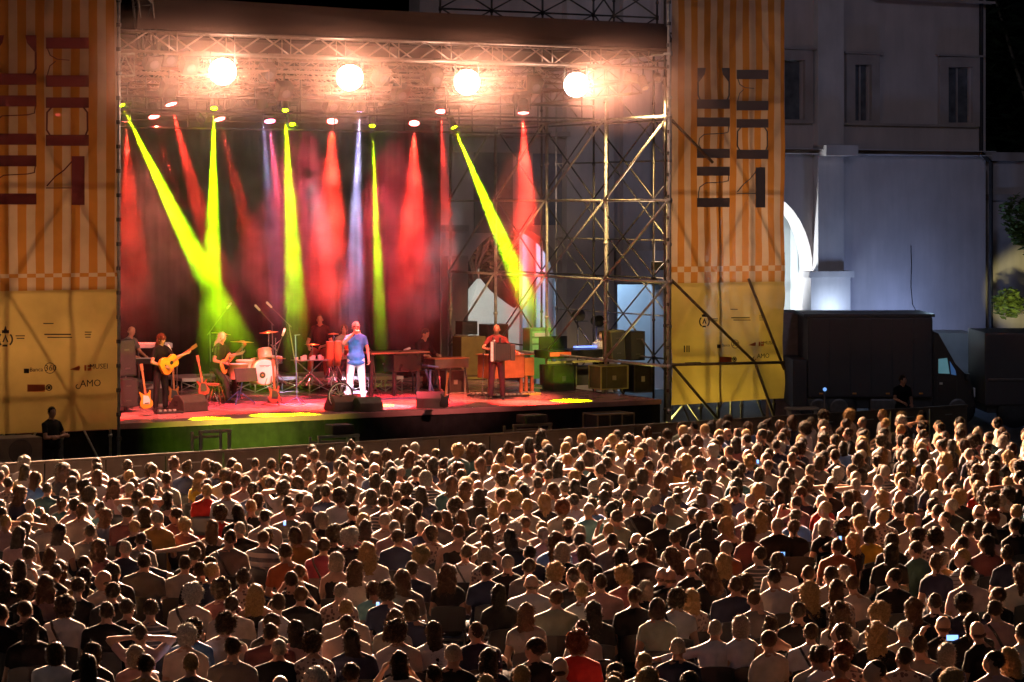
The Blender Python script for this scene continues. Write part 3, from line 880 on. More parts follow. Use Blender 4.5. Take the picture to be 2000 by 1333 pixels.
# ================================================================== PEOPLE
def _ell(bm, c, r, M=None, sub=2):
    ball(bm, c, 1.0, sub, r, M)
def _cap(bm, p0, r0, p1, r1, n=10):
    p0 = Vector(p0); p1 = Vector(p1)
    tube(bm, p0, p1, r0, r1, n=n)
    ball(bm, p0, r0, 2); ball(bm, p1, r1, 2)
def blob(name, prims, voxel=0.012, ratio=0.12, smooth=2, disp=None):
    """melt the given ellipsoids and tapered limbs into one closed continuous surface"""
    bm = B()
    for p in prims:
        if p[0] == 'e': _ell(bm, p[1], p[2], p[3] if len(p) > 3 else None)
        else: _cap(bm, *p[1:5])
    me = bpy.data.meshes.new(name); bm.to_mesh(me); bm.free()
    o = bpy.data.objects.new("tmp_blob", me); COL.objects.link(o)
    m = o.modifiers.new("r", 'REMESH'); m.mode = 'VOXEL'; m.voxel_size = voxel
    if smooth:
        s = o.modifiers.new("s", 'SMOOTH'); s.factor = 0.5; s.iterations = smooth
    if ratio < 1:
        d = o.modifiers.new("d", 'DECIMATE'); d.ratio = ratio
    dg = bpy.context.evaluated_depsgraph_get()
    ev = o.evaluated_get(dg)
    out = bpy.data.meshes.new_from_object(ev)
    out.name = name
    bpy.data.objects.remove(o); bpy.data.meshes.remove(me)
    if disp:
        amp, freq = disp
        no = [v.normal.copy() for v in out.vertices]
        for v, nn in zip(out.vertices, no):
            k = noise.noise(v.co * freq) + 0.5 * noise.noise(v.co * freq * 2.3)
            v.co += nn * amp * k
    out.polygons.foreach_set("use_smooth", [True] * len(out.polygons))
    return out
def V3(*a): return Vector(a)
def head_prims(c, yaw=0, pitch=0, roll=0, s=1.0):
    """skull, jaw, nose, ears, brow, lips around head centre c, face towards +y before turning"""
    R = Matrix.Rotation(yaw, 3, 'Z') @ Matrix.Rotation(roll, 3, 'Y') @ Matrix.Rotation(pitch, 3, 'X')
    def e(x, y, z, rx, ry, rz): return ('e', Vector(c) + R @ (V3(x, y, z) * s), (rx * s, ry * s, rz * s), R)
    return [e(0, -.012, .02, .074, .094, .092), e(0, .02, -.045, .056, .066, .068), e(0, .045, -.088, .026, .026, .02),
            e(0, .092, -.022, .011, .018, .022), e(-.077, -.005, -.022, .008, .018, .03), e(.077, -.005, -.022, .008, .018, .03),
            e(0, .078, .012, .045, .012, .012), e(0, .082, -.062, .022, .009, .008), e(-.035, .062, -.03, .02, .02, .02), e(.035, .062, -.03, .02, .02, .02)], R
def hand_prims(w, d, palm_n, curl=0.5, side=1, s=1.0):
    """palm, four bent fingers of unequal length and a thumb from the palm's side. w wrist, d pointing direction, palm_n palm normal"""
    d = Vector(d).normalized(); n = Vector(palm_n); n = (n - d * n.dot(d)).normalized(); a = d.cross(n) * side
    out = [('c', Vector(w), .024 * s, Vector(w) + d * .05 * s, .03 * s), ('e', Vector(w) + d * .055 * s, (.036 * s, .036 * s, .036 * s))]
    for i, ln in enumerate((.068, .078, .072, .056)):
        b = Vector(w) + d * .085 * s + a * (.027 - i * .018) * s
        m1 = b + (d * cos(curl * .6) + n * sin(curl * .6)) * ln * .5 * s
        m2 = m1 + (d * cos(curl * 1.7) + n * sin(curl * 1.7)) * ln * .5 * s
        out += [('c', b, .0095 * s, m1, .009 * s), ('c', m1, .009 * s, m2, .0075 * s)]
    tb = Vector(w) + d * .03 * s + a * .03 * s
    t1 = tb + (d * .7 + a * .7 + n * .3).normalized() * .035 * s
    t2 = t1 + (d * .95 + n * .4 + a * .1).normalized() * .03 * s
    out += [('c', tb, .013 * s, t1, .011 * s), ('c', t1, .011 * s, t2, .009 * s)]
    return out
def joints(seated=True, w=1.0, lean=0.0, fwd=0.0, hy=0.0, hp=0.0, hr=0.0, arms=None, legs=None):
    """joint table. y is forward, x the figure's right, z up"""
    J = {}
    if seated:
        pel = V3(0, 0, .53)
        J['pel'] = pel; J['waist'] = pel + V3(lean * .3, fwd * .3, .17)
        J['chest'] = pel + V3(lean * .75, fwd * .8 - .01, .40)
        J['sh'] = pel + V3(lean, fwd - .015, .52)
        J['neck'] = pel + V3(lean * 1.08, fwd * 1.1, .60)
        J['head'] = pel + V3(lean * 1.2, fwd * 1.25 + .02, .715)
        J['hl'] = V3(-.09, .02, .52); J['hr'] = V3(.09, .02, .52)
        J['kl'] = V3(-.13, .43, .50); J['kr'] = V3(.13, .43, .50)
        J['al'] = V3(-.14, .40, .09); J['ar'] = V3(.14, .40, .09)
    else:
        pel = V3(0, 0, .95)
        J['pel'] = pel; J['waist'] = pel + V3(lean * .3, fwd * .3, .15)
        J['chest'] = pel + V3(lean * .75, fwd * .8, .36)
        J['sh'] = pel + V3(lean, fwd - .01, .49)
        J['neck'] = pel + V3(lean * 1.05, fwd * 1.1, .56)
        J['head'] = pel + V3(lean * 1.15, fwd * 1.25 + .02, .685)
        J['hl'] = V3(-.09, 0, .93); J['hr'] = V3(.09, 0, .93)
        J['kl'] = V3(-.12, .03, .50); J['kr'] = V3(.12, .03, .50)
        J['al'] = V3(-.14, 0, .09); J['ar'] = V3(.14, 0, .09)
    s = J['sh']; k = w
    J['sl'] = s + V3(-.168 * k, 0, -.035); J['sr'] = s + V3(.168 * k, 0, -.035)
    J['el'] = J['sl'] + V3(-.055, .04, -.26); J['er'] = J['sr'] + V3(.055, .04, -.26)
    if seated:
        J['wl'] = V3(-.13, .25, .66); J['wr'] = V3(.13, .25, .66)
    else:
        J['wl'] = J['el'] + V3(.0, .08, -.24); J['wr'] = J['er'] + V3(0, .08, -.24)
    J['hy'] = hy; J['hp'] = hp; J['hrr'] = hr; J['w'] = w
    J['nl'] = V3(0.3, 0, -1) if seated else V3(1, 0, 0); J['nr'] = V3(-0.3, 0, -1) if seated else V3(-1, 0, 0)
    for dct in (arms, legs):
        if dct:
            for kk, vv in dct.items(): J[kk] = Vector(vv) if not isinstance(vv, (int, float)) else vv
    return J
def body_prims(J, belly=1.0, hands=True, curl=0.6, feet=True, hs=1.0):
    w = J['w']; P = []
    hp, R = head_prims(J['head'], J['hy'], J['hp'], J['hrr'], hs)
    P += hp
    P.append(('c', J['neck'] + V3(0, 0, -.03), .056, J['head'] + V3(0, -.02, -.06), .05))
    for s in ('sl', 'sr'):
        P.append(('c', J['neck'] + V3(0, -.01, -.005), .045, J[s] * .75 + J['sh'] * .25 + V3(0, 0, .012), .05))
        P.append(('e', J[s], (.054, .056, .054)))
    P.append(('e', J['chest'], (.160 * w, .108, .175)))
    P.append(('e', (J['chest'] + J['sh']) / 2 + V3(0, -.01, .02), (.165 * w, .095, .12)))
    P.append(('e', J['waist'], (.135 * w * belly, .105 * belly, .15)))
    P.append(('e', J['pel'], (.165 * (w * .5 + .5), .125, .13)))
    for q_ in 'lr':
        P.append(('c', J['s' + q_], .052, J['e' + q_], .041))
        P.append(('c', J['e' + q_], .041, J['w' + q_], .027))
        P.append(('c', J['h' + q_], .088, J['k' + q_], .06))
        P.append(('c', J['k' + q_], .06, J['a' + q_], .04))
        P.append(('e', J['k' + q_] * .6 + J['a' + q_] * .4 + V3(0, -.02, .03), (.052, .055, .11)))
        if hands:
            d = (J['w' + q_] - J['e' + q_])
            P += hand_prims(J['w' + q_], J.get('d' + q_, d), J['n' + q_], curl, 1 if q_ == 'r' else -1)
        if feet:
            f = J.get('f' + q_, V3(0, 1, 0))
            P.append(('c', J['a' + q_] + V3(0, 0, -.04) - f * .03, .036, J['a' + q_] + V3(0, 0, -.055) + f * .15, .03))
    return P
def shirt_prims(J, sleeve=0.55, belly=1.0, inf=.014, hem=0.0, yoke=True):
    w = J['w']; i = inf; P = []
    for s in ('sl', 'sr'):
        if yoke: P.append(('c', J['neck'] + V3(0, -.012, -.03), .045 + i, J[s] * .75 + J['sh'] * .25 + V3(0, 0, .012), .05 + i))
        if sleeve > 0.05: P.append(('e', J[s], (.052 + i, .055 + i, .052 + i)))
    P.append(('e', J['chest'], (.162 * w + i, .11 + i, .18)))
    P.append(('e', (J['chest'] + J['sh']) / 2 + V3(0, -.01, .015 if yoke else -.03), (.165 * w + i, .097 + i, .12 if yoke else .09)))
    P.append(('e', J['waist'], (.142 * w * belly + i, .112 * belly + i, .17)))
    P.append(('e', (J['waist'] + J['chest']) / 2, (.152 * w * (belly * .5 + .5) + i, .110 * belly + i, .16)))
    P.append(('e', (J['waist'] + J['pel']) / 2, (.150 * w * belly + i, .115 * belly + i, .13)))
    P.append(('e', J['pel'] + V3(0, 0, .05), (.165 * (w * .5 + .5) + i, .15 + i, .14)))
    for sx in (-.045, .045):
        P.append(('e', J['pel'] + V3(sx, 0, .06), (.136 * (w * .5 + .5) + i, .14 + i, .13)))
        P.append(('e', J['pel'] + V3(sx, 0, .0 - hem), (.142 * (w * .5 + .5) + i, .146 + i, .08)))
    for q_ in 'lr':
        s, e, wr = J['s' + q_], J['e' + q_], J['w' + q_]
        if sleeve <= 0.05: continue
        if sleeve <= 1:
            P.append(('c', s, .048 + i, s + (e - s) * sleeve, .045 + i))
        else:
            P.append(('c', s, .048 + i, e, .042 + i)); P.append(('c', e, .042 + i, e + (wr - e) * (sleeve - 1), .034 + i))
    return P
def trouser_prims(J, inf=.012, full=True):
    i = inf; P = [('e', J['pel'] + V3(0, 0, -.02), (.168 + i * .6, .128 + i, .13))]
    for q_ in 'lr':
        h, k, a = J['h' + q_], J['k' + q_], J['a' + q_]
        P.append(('c', h, .092 + i, k, .064 + i)); P.append(('c', k, .064 + i, a + (k - a) * .06, .05 + i))
    return P
def shoe_prims(J):
    P = []
    for q_ in 'lr':
        f = J.get('f' + q_, V3(0, 1, 0)); a = J['a' + q_]
        P.append(('c', a + V3(0, 0, -.045) - f * .04, .042, a + V3(0, 0, -.055) + f * .155, .033)); P.append(('c', a, .042, a + V3(0, 0, -.04), .044))
    return P

# hair, in head space: face towards +y, head centre at the origin
HAIR = {}
def E(x, y, z, a, b, c): return ('e', V3(x, y, z), (a, b, c))
HP = {
    's': ([E(0, -.022, .028, .082, .095, .098)], (.006, 45)),
    'h2': ([E(0, -.022, .024, .079, .092, .095)], (.002, 45)),
    'b': ([E(0, -.035, -.035, .079, .07, .035)], (.003, 45)),
    'c': ([E(0, -.02, .035, .108, .112, .112), E(0, -.04, -.02, .098, .08, .075)], (.026, 34)),
    'k': ([E(0, -.025, .015, .096, .102, .112), E(0, -.035, -.055, .100, .078, .085)], (.007, 22)),
    'l': ([E(0, -.022, .018, .092, .100, .110), E(0, -.05, -.08, .100, .066, .11), E(0, -.085, -.20, .098, .045, .15), E(0, -.10, -.30, .080, .035, .12)], (.008, 18)),
    'w': ([E(0, -.022, .022, .104, .108, .112), E(0, -.045, -.07, .120, .075, .11), E(0, -.085, -.18, .124, .055, .11)], (.022, 20)),
    'p': ([E(0, -.022, .024, .082, .096, .100), E(0, -.125, .045, .034, .034, .034), E(0, -.135, -.03, .026, .022, .085)], (.005, 40)),
    'n': ([E(0, -.022, .024, .083, .096, .100), E(0, -.09, .105, .045, .045, .042)], (.007, 40)),
}
for k_, (pr, dsp) in HP.items():
    HAIR[k_] = blob("hair", pr, 0.012, 0.42 if k_ in 'cw' else 0.3, 1, dsp)
def fringe(me, n, length, seed, keep=None):
    """strand tips standing off the hair, added to give a backlit rim; second material slot"""
    rg = random.Random(seed)
    bm = bmesh.new(); bm.from_mesh(me); bm.faces.ensure_lookup_table()
    fs = [f for f in bm.faces]
    wsum = [f.calc_area() for f in fs]
    pk = rg.choices(fs, wsum, k=n)
    data = [(f.calc_center_median() + Vector((rg.gauss(0, .004), rg.gauss(0, .004), rg.gauss(0, .004))), f.normal.copy()) for f in pk]
    for c, nn in data:
        d = (nn + Vector((rg.gauss(0, .45), rg.gauss(0, .45), rg.gauss(0, .45) - .25))).normalized() * length * rg.uniform(.5, 1.3)
        s_ = d.orthogonal().normalized(); s_.rotate(Matrix.Rotation(rg.uniform(0, 6.28), 3, d)); s_ = s_ * min(length, .02) * .15
        f = bm.faces.new([bm.verts.new(c - nn * .004 - s_), bm.verts.new(c - nn * .004 + s_), bm.verts.new(c + d * .6 + s_ * .8), bm.verts.new(c + d)])
        f.material_index = 1
    bm.to_mesh(me); bm.free()
FR = {'s': (520, .017), 'h2': (420, .013), 'b': (60, .008), 'c': (900, .026), 'k': (620, .024), 'l': (800, .026), 'w': (900, .028), 'p': (560, .021), 'n': (560, .022)}
for i_, k_ in enumerate(HP): fringe(HAIR[k_], *FR[k_], i_)
bmc = B()
ball(bmc, (0, -.018, .04), 1.0, 3, (.088, .103, .088))
for f in [f for f in bmc.faces if f.calc_center_median().z < .018]: bmc.faces.remove(f)
for v in [v for v in bmc.verts if not v.link_faces]: bmc.verts.remove(v)
box(bmc, -.06, .06, .07, .155, .02, .032, 0.01)
HAIR['cap'] = bpy.data.meshes.new("cap"); bmc.to_mesh(HAIR['cap']); bmc.free()

def hairmat(name, col, gold=(1.0, 0.62, 0.25), sh=1.0):
    m = mat(name, col, 0.62, 0, 0.35, 60, spec=0.16, bump=0.7, bscale=120)
    b = m.node_tree.nodes["Principled BSDF"]
    b.inputs["Sheen Weight"].default_value = sh * .3
    b.inputs["Sheen Roughness"].default_value = 0.3
    b.inputs["Sheen Tint"].default_value = (*gold, 1)  # gold put into the sheen for a warm backlit edge
    return m
FRINGE = {}
def fringemat(name, col):
    m = bpy.data.materials.new(name); m.use_nodes = True; nt = m.node_tree
    d = nt.nodes.new("ShaderNodeBsdfDiffuse"); t = nt.nodes.new("ShaderNodeBsdfTranslucent"); x = nt.nodes.new("ShaderNodeMixShader")
    for n_ in (d, t): n_.inputs["Color"].default_value = (*col, 1)
    x.inputs[0].default_value = .94
    nt.links.new(d.outputs[0], x.inputs[1]); nt.links.new(t.outputs[0], x.inputs[2]); nt.links.new(x.outputs[0], nt.nodes["Material Output"].inputs["Surface"])
    nt.nodes.remove(nt.nodes["Principled BSDF"])
    return m
HM = {
    'black': hairmat("hair_black", (0.005, 0.004, 0.003), (1, .50, .14), .7),
    'dark': hairmat("hair_dark_brown", (0.012, 0.007, 0.004), (1, .50, .12), 1.0),
    'brown': hairmat("hair_brown", (0.035, 0.016, 0.008), (1, .50, .15), 1.0),
    'auburn': hairmat("hair_auburn", (0.075, 0.018, 0.007), (1, .35, .08), 1.0),
    'grey': hairmat("hair_grey", (0.27, 0.21, 0.16), (1, .85, .7), .8),
    'white': hairmat("hair_white", (0.60, 0.50, 0.40), (1, .9, .8), .8),
    'blond': hairmat("hair_blond", (0.36, 0.21, 0.085), (1, .62, .22), 1.0),
}
for k_, c_ in dict(black=(.30, .14, .04), dark=(.48, .24, .07), brown=(.60, .32, .10), auburn=(.75, .26, .06), grey=(.80, .68, .54), white=(.9, .84, .74), blond=(.88, .62, .26)).items():
    FRINGE[HM[k_].name] = fringemat("hair_rim_tips_" + k_, c_)  # tips coloured far brighter than the hair to carry the rim glow
def skinm(name, col):
    m = mat(name, col, 0.42, 0, 0.1, 12, spec=0.5)
    b = m.node_tree.nodes["Principled BSDF"]
    b.inputs["Subsurface Weight"].default_value = 0.0
    b.inputs["Sheen Weight"].default_value = 0.15
    b.inputs["Sheen Tint"].default_value = (1, .6, .4, 1)
    return m
SK = [skinm("skin_warm", (0.44, 0.22, 0.135)), skinm("skin_tan", (0.34, 0.16, 0.095)), skinm("skin_pale", (0.54, 0.31, 0.21))]
def cloth(name, col, sh=0.6, var=0.18):
    m = mat(name, col, 0.8, 0, var, 7, spec=0.25 if max(col) > .08 else .12, bump=0.5, bscale=9)
    b = m.node_tree.nodes["Principled BSDF"]
    b.inputs["Sheen Weight"].default_value = sh * (.12 if max(col) < .08 else .5)
    b.inputs["Sheen Roughness"].default_value = 0.3
    b.inputs["Sheen Tint"].default_value = (min(1, col[0] * .5 + .5), min(1, col[1] * .5 + .42), min(1, col[2] * .5 + .35), 1)
    return m
def pattern(name, cols, kind):
    m = bpy.data.materials.new(name); m.use_nodes = True; nt = m.node_tree
    b = nt.nodes["Principled BSDF"]; b.inputs["Roughness"].default_value = .8; b.inputs["Sheen Weight"].default_value = .5
    tc = nt.nodes.new("ShaderNodeTexCoord"); cr = nt.nodes.new("ShaderNodeValToRGB"); cr.color_ramp.interpolation = 'CONSTANT'
    if kind == 'stripe':
        t = nt.nodes.new("ShaderNodeTexWave"); t.bands_direction = 'Z'; t.inputs["Scale"].default_value = 2.6; t.inputs["Distortion"].default_value = 0.2
    elif kind == 'thin':
        t = nt.nodes.new("ShaderNodeTexWave"); t.bands_direction = 'Z'; t.inputs["Scale"].default_value = 6.5
    else:
        t = nt.nodes.new("ShaderNodeTexVoronoi"); t.inputs["Scale"].default_value = 22
    nt.links.new(tc.outputs["Object"], t.inputs["Vector"]); nt.links.new(t.outputs[0], cr.inputs[0])
    el = cr.color_ramp.elements
    el[0].color = (*cols[0], 1); el[1].color = (*cols[1], 1); el[1].position = 0.5 if kind != 'thin' else 0.8
    if kind == 'flower': el[1].position = 0.42
    nt.links.new(cr.outputs[0], b.inputs["Base Color"])
    MATS[name] = m
    return m
CL = {
    'k': (cloth("cloth_black", (0.006, 0.0055, 0.006), .35), "black top"),
    'd': (cloth("cloth_navy", (0.010, 0.013, 0.028), .45), "navy top"),
    'w': (cloth("cloth_white", (0.66, 0.60, 0.58)), "white shirt"),
    'c': (cloth("cloth_cream", (0.60, 0.46, 0.36)), "cream top"),
    'y': (cloth("cloth_grey", (0.11, 0.095, 0.09)), "grey top"),
    'r': (cloth("cloth_red", (0.58, 0.030, 0.022)), "bright red top"),
    'p': (cloth("cloth_rose", (0.52, 0.30, 0.27)), "pale pink top"),
    'P': (cloth("cloth_raspberry", (0.42, 0.09, 0.12)), "raspberry pink polo shirt"),
    'm': (cloth("cloth_maroon", (0.13, 0.045, 0.045)), "maroon top"),
    'o': (cloth("cloth_mustard", (0.30, 0.16, 0.045)), "mustard brown top"),
    'Y': (cloth("cloth_yellow", (0.62, 0.34, 0.03)), "yellow top"),
    't': (cloth("cloth_teal", (0.022, 0.055, 0.06)), "dark teal T-shirt"),
    'T': (cloth("cloth_turquoise", (0.12, 0.30, 0.33)), "turquoise top"),
    'b': (cloth("cloth_blue", (0.08, 0.17, 0.40)), "blue top"),
    'g': (cloth("cloth_sage", (0.27, 0.30, 0.22)), "sage green shirt"),
    'n': (cloth("cloth_rust", (0.36, 0.09, 0.035)), "rust brown top"),
    's': (pattern("cloth_broad_stripes", ((0.015, 0.013, 0.015), (0.5, 0.38, 0.32)), 'stripe'), "broad striped sweater"),
    'S': (pattern("cloth_thin_stripes", ((0.015, 0.014, 0.02), (0.42, 0.33, 0.28)), 'thin'), "dark thin-striped shirt"),
    'W': (pattern("cloth_light_stripes", ((0.62, 0.50, 0.42), (0.25, 0.17, 0.14)), 'thin'), "white striped shirt"),
    'f': (pattern("cloth_flowers", ((0.10, 0.05, 0.05), (0.48, 0.33, 0.25)), 'flower'), "flowered top"),
    'x': (SK[0], "bare shoulders"),
}
TRO = [cloth("trousers_black", (0.018, 0.018, 0.02), .3), cloth("trousers_denim", (0.04, 0.06, 0.11), .4), cloth("trousers_beige", (0.32, 0.26, 0.19), .4)]
# ================================================================== LAMPS (fixtures)
cnames = {"blinder": "white"}
def fixture(p, q, color, kind, label, cat="stage light"):
    e = thing("blinder_light" if kind == "blinder" else "moving_head", label, cat, p, 0, "blinders on the front truss" if kind == "blinder" else "moving lamps under the stage roof")
    e.name = "blinder_lamp" if kind == "blinder" else "moving_head_lamp"
    d = (Vector(q) - Vector(p)).normalized()
    R = d.to_track_quat('-Z', 'Y').to_matrix().to_4x4()
    if kind == "blinder":
        R = (Vector((.12, -1.0, -.16)).normalized()).to_track_quat('-Z', 'Y').to_matrix().to_4x4()
        bm = B(); box(bm, -.2, .2, -.2, .2, .0, .2, .03, R); hd = obj("housing", bm, BLACKP, e)
        bm = B(); lathe(bm, [(.001, 0), (.27, 0), (.275, .02), (.25, .04)], n=24, M=R)
        bmesh.ops.translate(bm, verts=bm.verts, vec=R @ Vector((0, 0, -.035)))
        obj("lens", bm, mat("lens_blinder", (1, .9, .8), emit=(1.0, 0.78, 0.62), estr=90), hd)
        bm = B(); tube(bm, R @ Vector((-.26, 0, .1)), Vector((-.26 * R[0][0], 0, .42)), .012); tube(bm, R @ Vector((.26, 0, .1)), Vector((.26 * R[0][0], 0, .42)), .012)
        obj("yoke", bm, DARKSTEEL, e)
        return e
    big = kind == "wash"
    r = .135 if big else .085
    bm = B(); lathe(bm, [(r * .55, .34), (r * .95, .30), (r, .12), (r * 1.02, 0.0)], n=16, M=R); hd = obj("head", bm, BLACKP, e, smooth=False)
    bm = B(); lathe(bm, [(.001, -.006), (r * (.92 if big else .72), -.006), (r * (.92 if big else .72), .0)], n=20, M=R)
    st_ = 34 if big else 90
    key = "lens_%.2f_%.2f_%.2f_%d" % (*color, st_)
    em = tuple(max(.0, c) for c in color)
    if color == RED: em = (1.0, 0.10, 0.09)
    obj("lens", bm, mat(key, (.8, .8, .8), emit=em, estr=st_), hd)
    bm = B()
    for sx in (-1, 1): box(bm, sx * (r + .03) - .015, sx * (r + .03) + .015, -.03, .03, .08, .42, .005)
    box(bm, -r - .045, r + .045, -.04, .04, .42, .46, .01); obj("yoke", bm, BLACKP, e)
    bm = B(); box(bm, -.16, .16, -.12, .12, .462, .58, .02); obj("base", bm, BLACKP, e)
    return e
lab_beam = ["at the top left corner beside the banner post", "second of the lime ones from the left", "in the middle, left of the twin blinders", "small one beside the bright lime lamp", "right of the lavender lamp", "rightmost lime one, aimed down at the green amplifier", "thin amber ray crossing between lime beams"]
lab_wash = ["leftmost below the second red lamp", "above the leftmost red lamp", "beside the second lime beam", "pinkish, below the bluish lamp", "over the middle of the stage", "right of the lime lamp at mid stage", "half hidden under the third blinder", "rightmost, in front of the scaffold", "bluish white, above the pinkish lamp", "lavender white one beside the second blinder", "lower one shining through the left banner", "upper one shining through the left banner", "far back near the left banner edge"]
lb = iter(lab_beam); lw = iter(lab_wash); pos4 = ["leftmost", "second from left", "third from left", "rightmost"]; kk = 0
for bmv in BEAMS:
    if bmv[0] == "blinder":
        fixture(bmv[1], bmv[2], bmv[3], "blinder", "glaring white blinder lamp on the front truss, %s of four" % pos4[kk]); kk += 1
    elif bmv[0] == "beam": fixture(bmv[1], bmv[2], bmv[3], "beam", ("lime beam lamp " if bmv[3] == LIME else "beam lamp ") + next(lb))
    else: fixture(bmv[1], bmv[2], bmv[3], "wash", ("red wash lamp " if bmv[3][0] > .9 else "wash lamp ") + next(lw))
# unlit fixtures hanging dark between the blinders and at the truss ends
def dark_par(px, py, d, label, yaw=0.0, tilt=0.6, s=1.0, kind="box"):
    p = F(px, py, d)
    e = thing("stage_spotlight", label, "stage light", p, ANG + yaw, "unlit lamps under the stage roof")
    R = Matrix.Rotation(tilt, 4, 'X')
    bm = B()
    if kind == "box": box(bm, -.17 * s, .17 * s, -.12 * s, .16 * s, -.18 * s, .18 * s, .03, R)
    else: lathe(bm, [(.07 * s, .2 * s), (.11 * s, .16 * s), (.12 * s, -.1 * s), (.13 * s, -.16 * s)], n=16, M=R @ Matrix.Rotation(pi / 2, 4, 'X'))
    obj("housing", bm, ALU if kind == "silver" else BLACKP, e)
    bm = B(); lathe(bm, [(.001, 0), (.1 * s, 0), (.1 * s, .015)], n=14, M=R @ Matrix.Rotation(pi / 2, 4, 'X'))
    bmesh.ops.translate(bm, verts=bm.verts, vec=R @ Vector((0, -.165 * s if kind != "box" else -.125 * s, 0))); obj("lens", bm, paneM, e)
    tpart("clamp", (0, 0, .12), (0, 0, .42), .018, DARKSTEEL, e)
for a in [(298, 120, .3, "dark square floodlight at the left end of the front truss"), (330, 112, .5, "second dark floodlight beside the left end floodlight"),
          (370, 128, .6, "dark lamp just left of the first blinder"), (522, 142, .8, "black moving lamp between first and second blinder"),
          (555, 178, 1.6, "black lamp above the bright lime beam"), (330, 172, 1.8, "black lamp above the red lamp near the left banner"),
          (746, 150, .8, "black lamp right beside the second blinder"), (782, 182, 2.2, "black lamp low between second and third blinder"),
          (848, 152, .8, "black lamp left of the third blinder"), (1043, 166, .8, "black lamp between third and fourth blinder"),
          (1020, 192, 2.2, "black lamp above the rightmost red lamp"), (648, 205, 3.6, "black lamp above the middle red lamp"), (1314, 157, -.1, "black box lamp at the far right end of the front truss")]:
    dark_par(*a)
dark_par(1232, 150, -.1, "silver can lamp leftmost in the cluster at the right truss end", 1.2, .2, .9, "silver")
dark_par(1256, 162, -.1, "silver can lamp hanging lowest in the cluster at the right truss end", 0, .9, .9, "silver")
dark_par(1284, 152, -.1, "silver can lamp third in the cluster at the right truss end", -.5, .3, .75, "silver")

# ================================================================== THINGS ON STAGE
wood = mat("wood_warm", (0.36, 0.13, 0.05), 0.4, 0, 0.25, 5); woodd = mat("wood_dark", (0.12, 0.06, 0.03), 0.5, 0, 0.25, 5)
gold = mat("drum_gold", (0.55, 0.40, 0.20), 0.28, 0.2, 0.2, 8); skinw = mat("drumhead", (0.75, 0.70, 0.62), 0.5, 0, 0.08, 6)
brass = mat("cymbal_brass", (0.70, 0.45, 0.18), 0.28, 0.9, 0.15, 12); grille = mat("speaker_grille", (0.03, 0.03, 0.03), 0.7, 0.2, 0.4, 60)
whitep = mat("white_plastic", (0.7, 0.7, 0.7), 0.4, 0, .05, 5); silverp = mat("case_edge", (0.6, 0.58, 0.52), 0.35, 0.7, .1, 8)
casem = mat("case_panel", (0.045, 0.042, 0.04), 0.55, 0, .2, 6); bluem = mat("stand_blue", (0.10, 0.16, 0.42), 0.35, 0.5, .1, 8)
amber = mat("guitar_amber", (0.75, 0.36, 0.03), 0.25, 0, .15, 9); sun = mat("guitar_red", (0.45, 0.06, 0.02), 0.25, 0, .15, 9)
def on(name, label, cat, px, py, h=0.0, yaw=0.0, group=None):
    return thing(name, label, cat, G(px, py, SH + h), ANG + yaw, group)
def part(e, name, fn, m, smooth=False):
    bm = B(); fn(bm); return obj(name, bm, m, e, smooth=smooth)

# risers: platform with crossed lattice legs
def riser(label, px, py, w, dp, h, mm):
    e = on("riser", label, "platform", px, py, group="low stage risers")
    part(e, "platform", lambda b: box(b, 0, w, 0, dp, h - .07, h, .01), mm)
    bm = B(); box(bm, -.01, w + .01, -.02, -.003, h - .08, h + .004); obj("edge_rail", bm, silverp, e)
    n_ = max(2, int(w / .55))
    for yy in (0.04, dp - .04):
        for i in range(n_ + 1): tpart("leg", (w * i / n_, yy, 0), (w * i / n_, yy, h - .07), .016, silverp, e)
    for i in range(n_):
        a, b_ = w * i / n_, w * (i + 1) / n_
        tpart("cross_brace", (a, .03, .02), (b_, .03, h - .09), .011, silverp, e); tpart("cross_brace", (b_, .045, .02), (a, .045, h - .09), .011, silverp, e)
    return e
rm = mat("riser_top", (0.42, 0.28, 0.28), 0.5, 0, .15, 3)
RH = .36
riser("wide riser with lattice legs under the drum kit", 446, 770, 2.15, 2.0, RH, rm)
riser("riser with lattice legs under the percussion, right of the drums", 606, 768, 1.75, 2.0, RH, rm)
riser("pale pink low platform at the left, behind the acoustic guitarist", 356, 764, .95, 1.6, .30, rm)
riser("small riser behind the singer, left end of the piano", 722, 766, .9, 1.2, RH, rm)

# drum kit
dk = on("drum_kit", "gold drum kit with white bass drum head on the riser", "drum kit", 517, 755, RH)
kick = part(dk, "bass_drum", lambda b: lathe(b, [(.30, 0), (.318, .01), (.318, .06), (.305, .07), (.305, .42), (.318, .43), (.318, .46), (.30, .47)], (0, 0, .33), 'y', 28), gold, True)
part(kick, "drumhead", lambda b: lathe(b, [(.001, -.006), (.288, -.006), (.288, 0.0)], (0, 0, .33), 'y', 28), skinw)
part(kick, "port_ring", lambda b: lathe(b, [(.001, -.014), (.075, -.014), (.075, -.008)], (-.06, 0, .26), 'y', 20), BLACKP)
part(kick, "port_centre", lambda b: lathe(b, [(.001, -.02), (.028, -.02), (.028, -.0145)], (-.06, 0, .26), 'y', 12), wood)
part(kick, "logo_script", lambda b: (box(b, -.14, .14, -.012, -.007, .475, .485), box(b, -.12, -.02, -.012, -.007, .452, .46), box(b, .02, .1, -.012, -.007, .452, .46)), BLACKP)
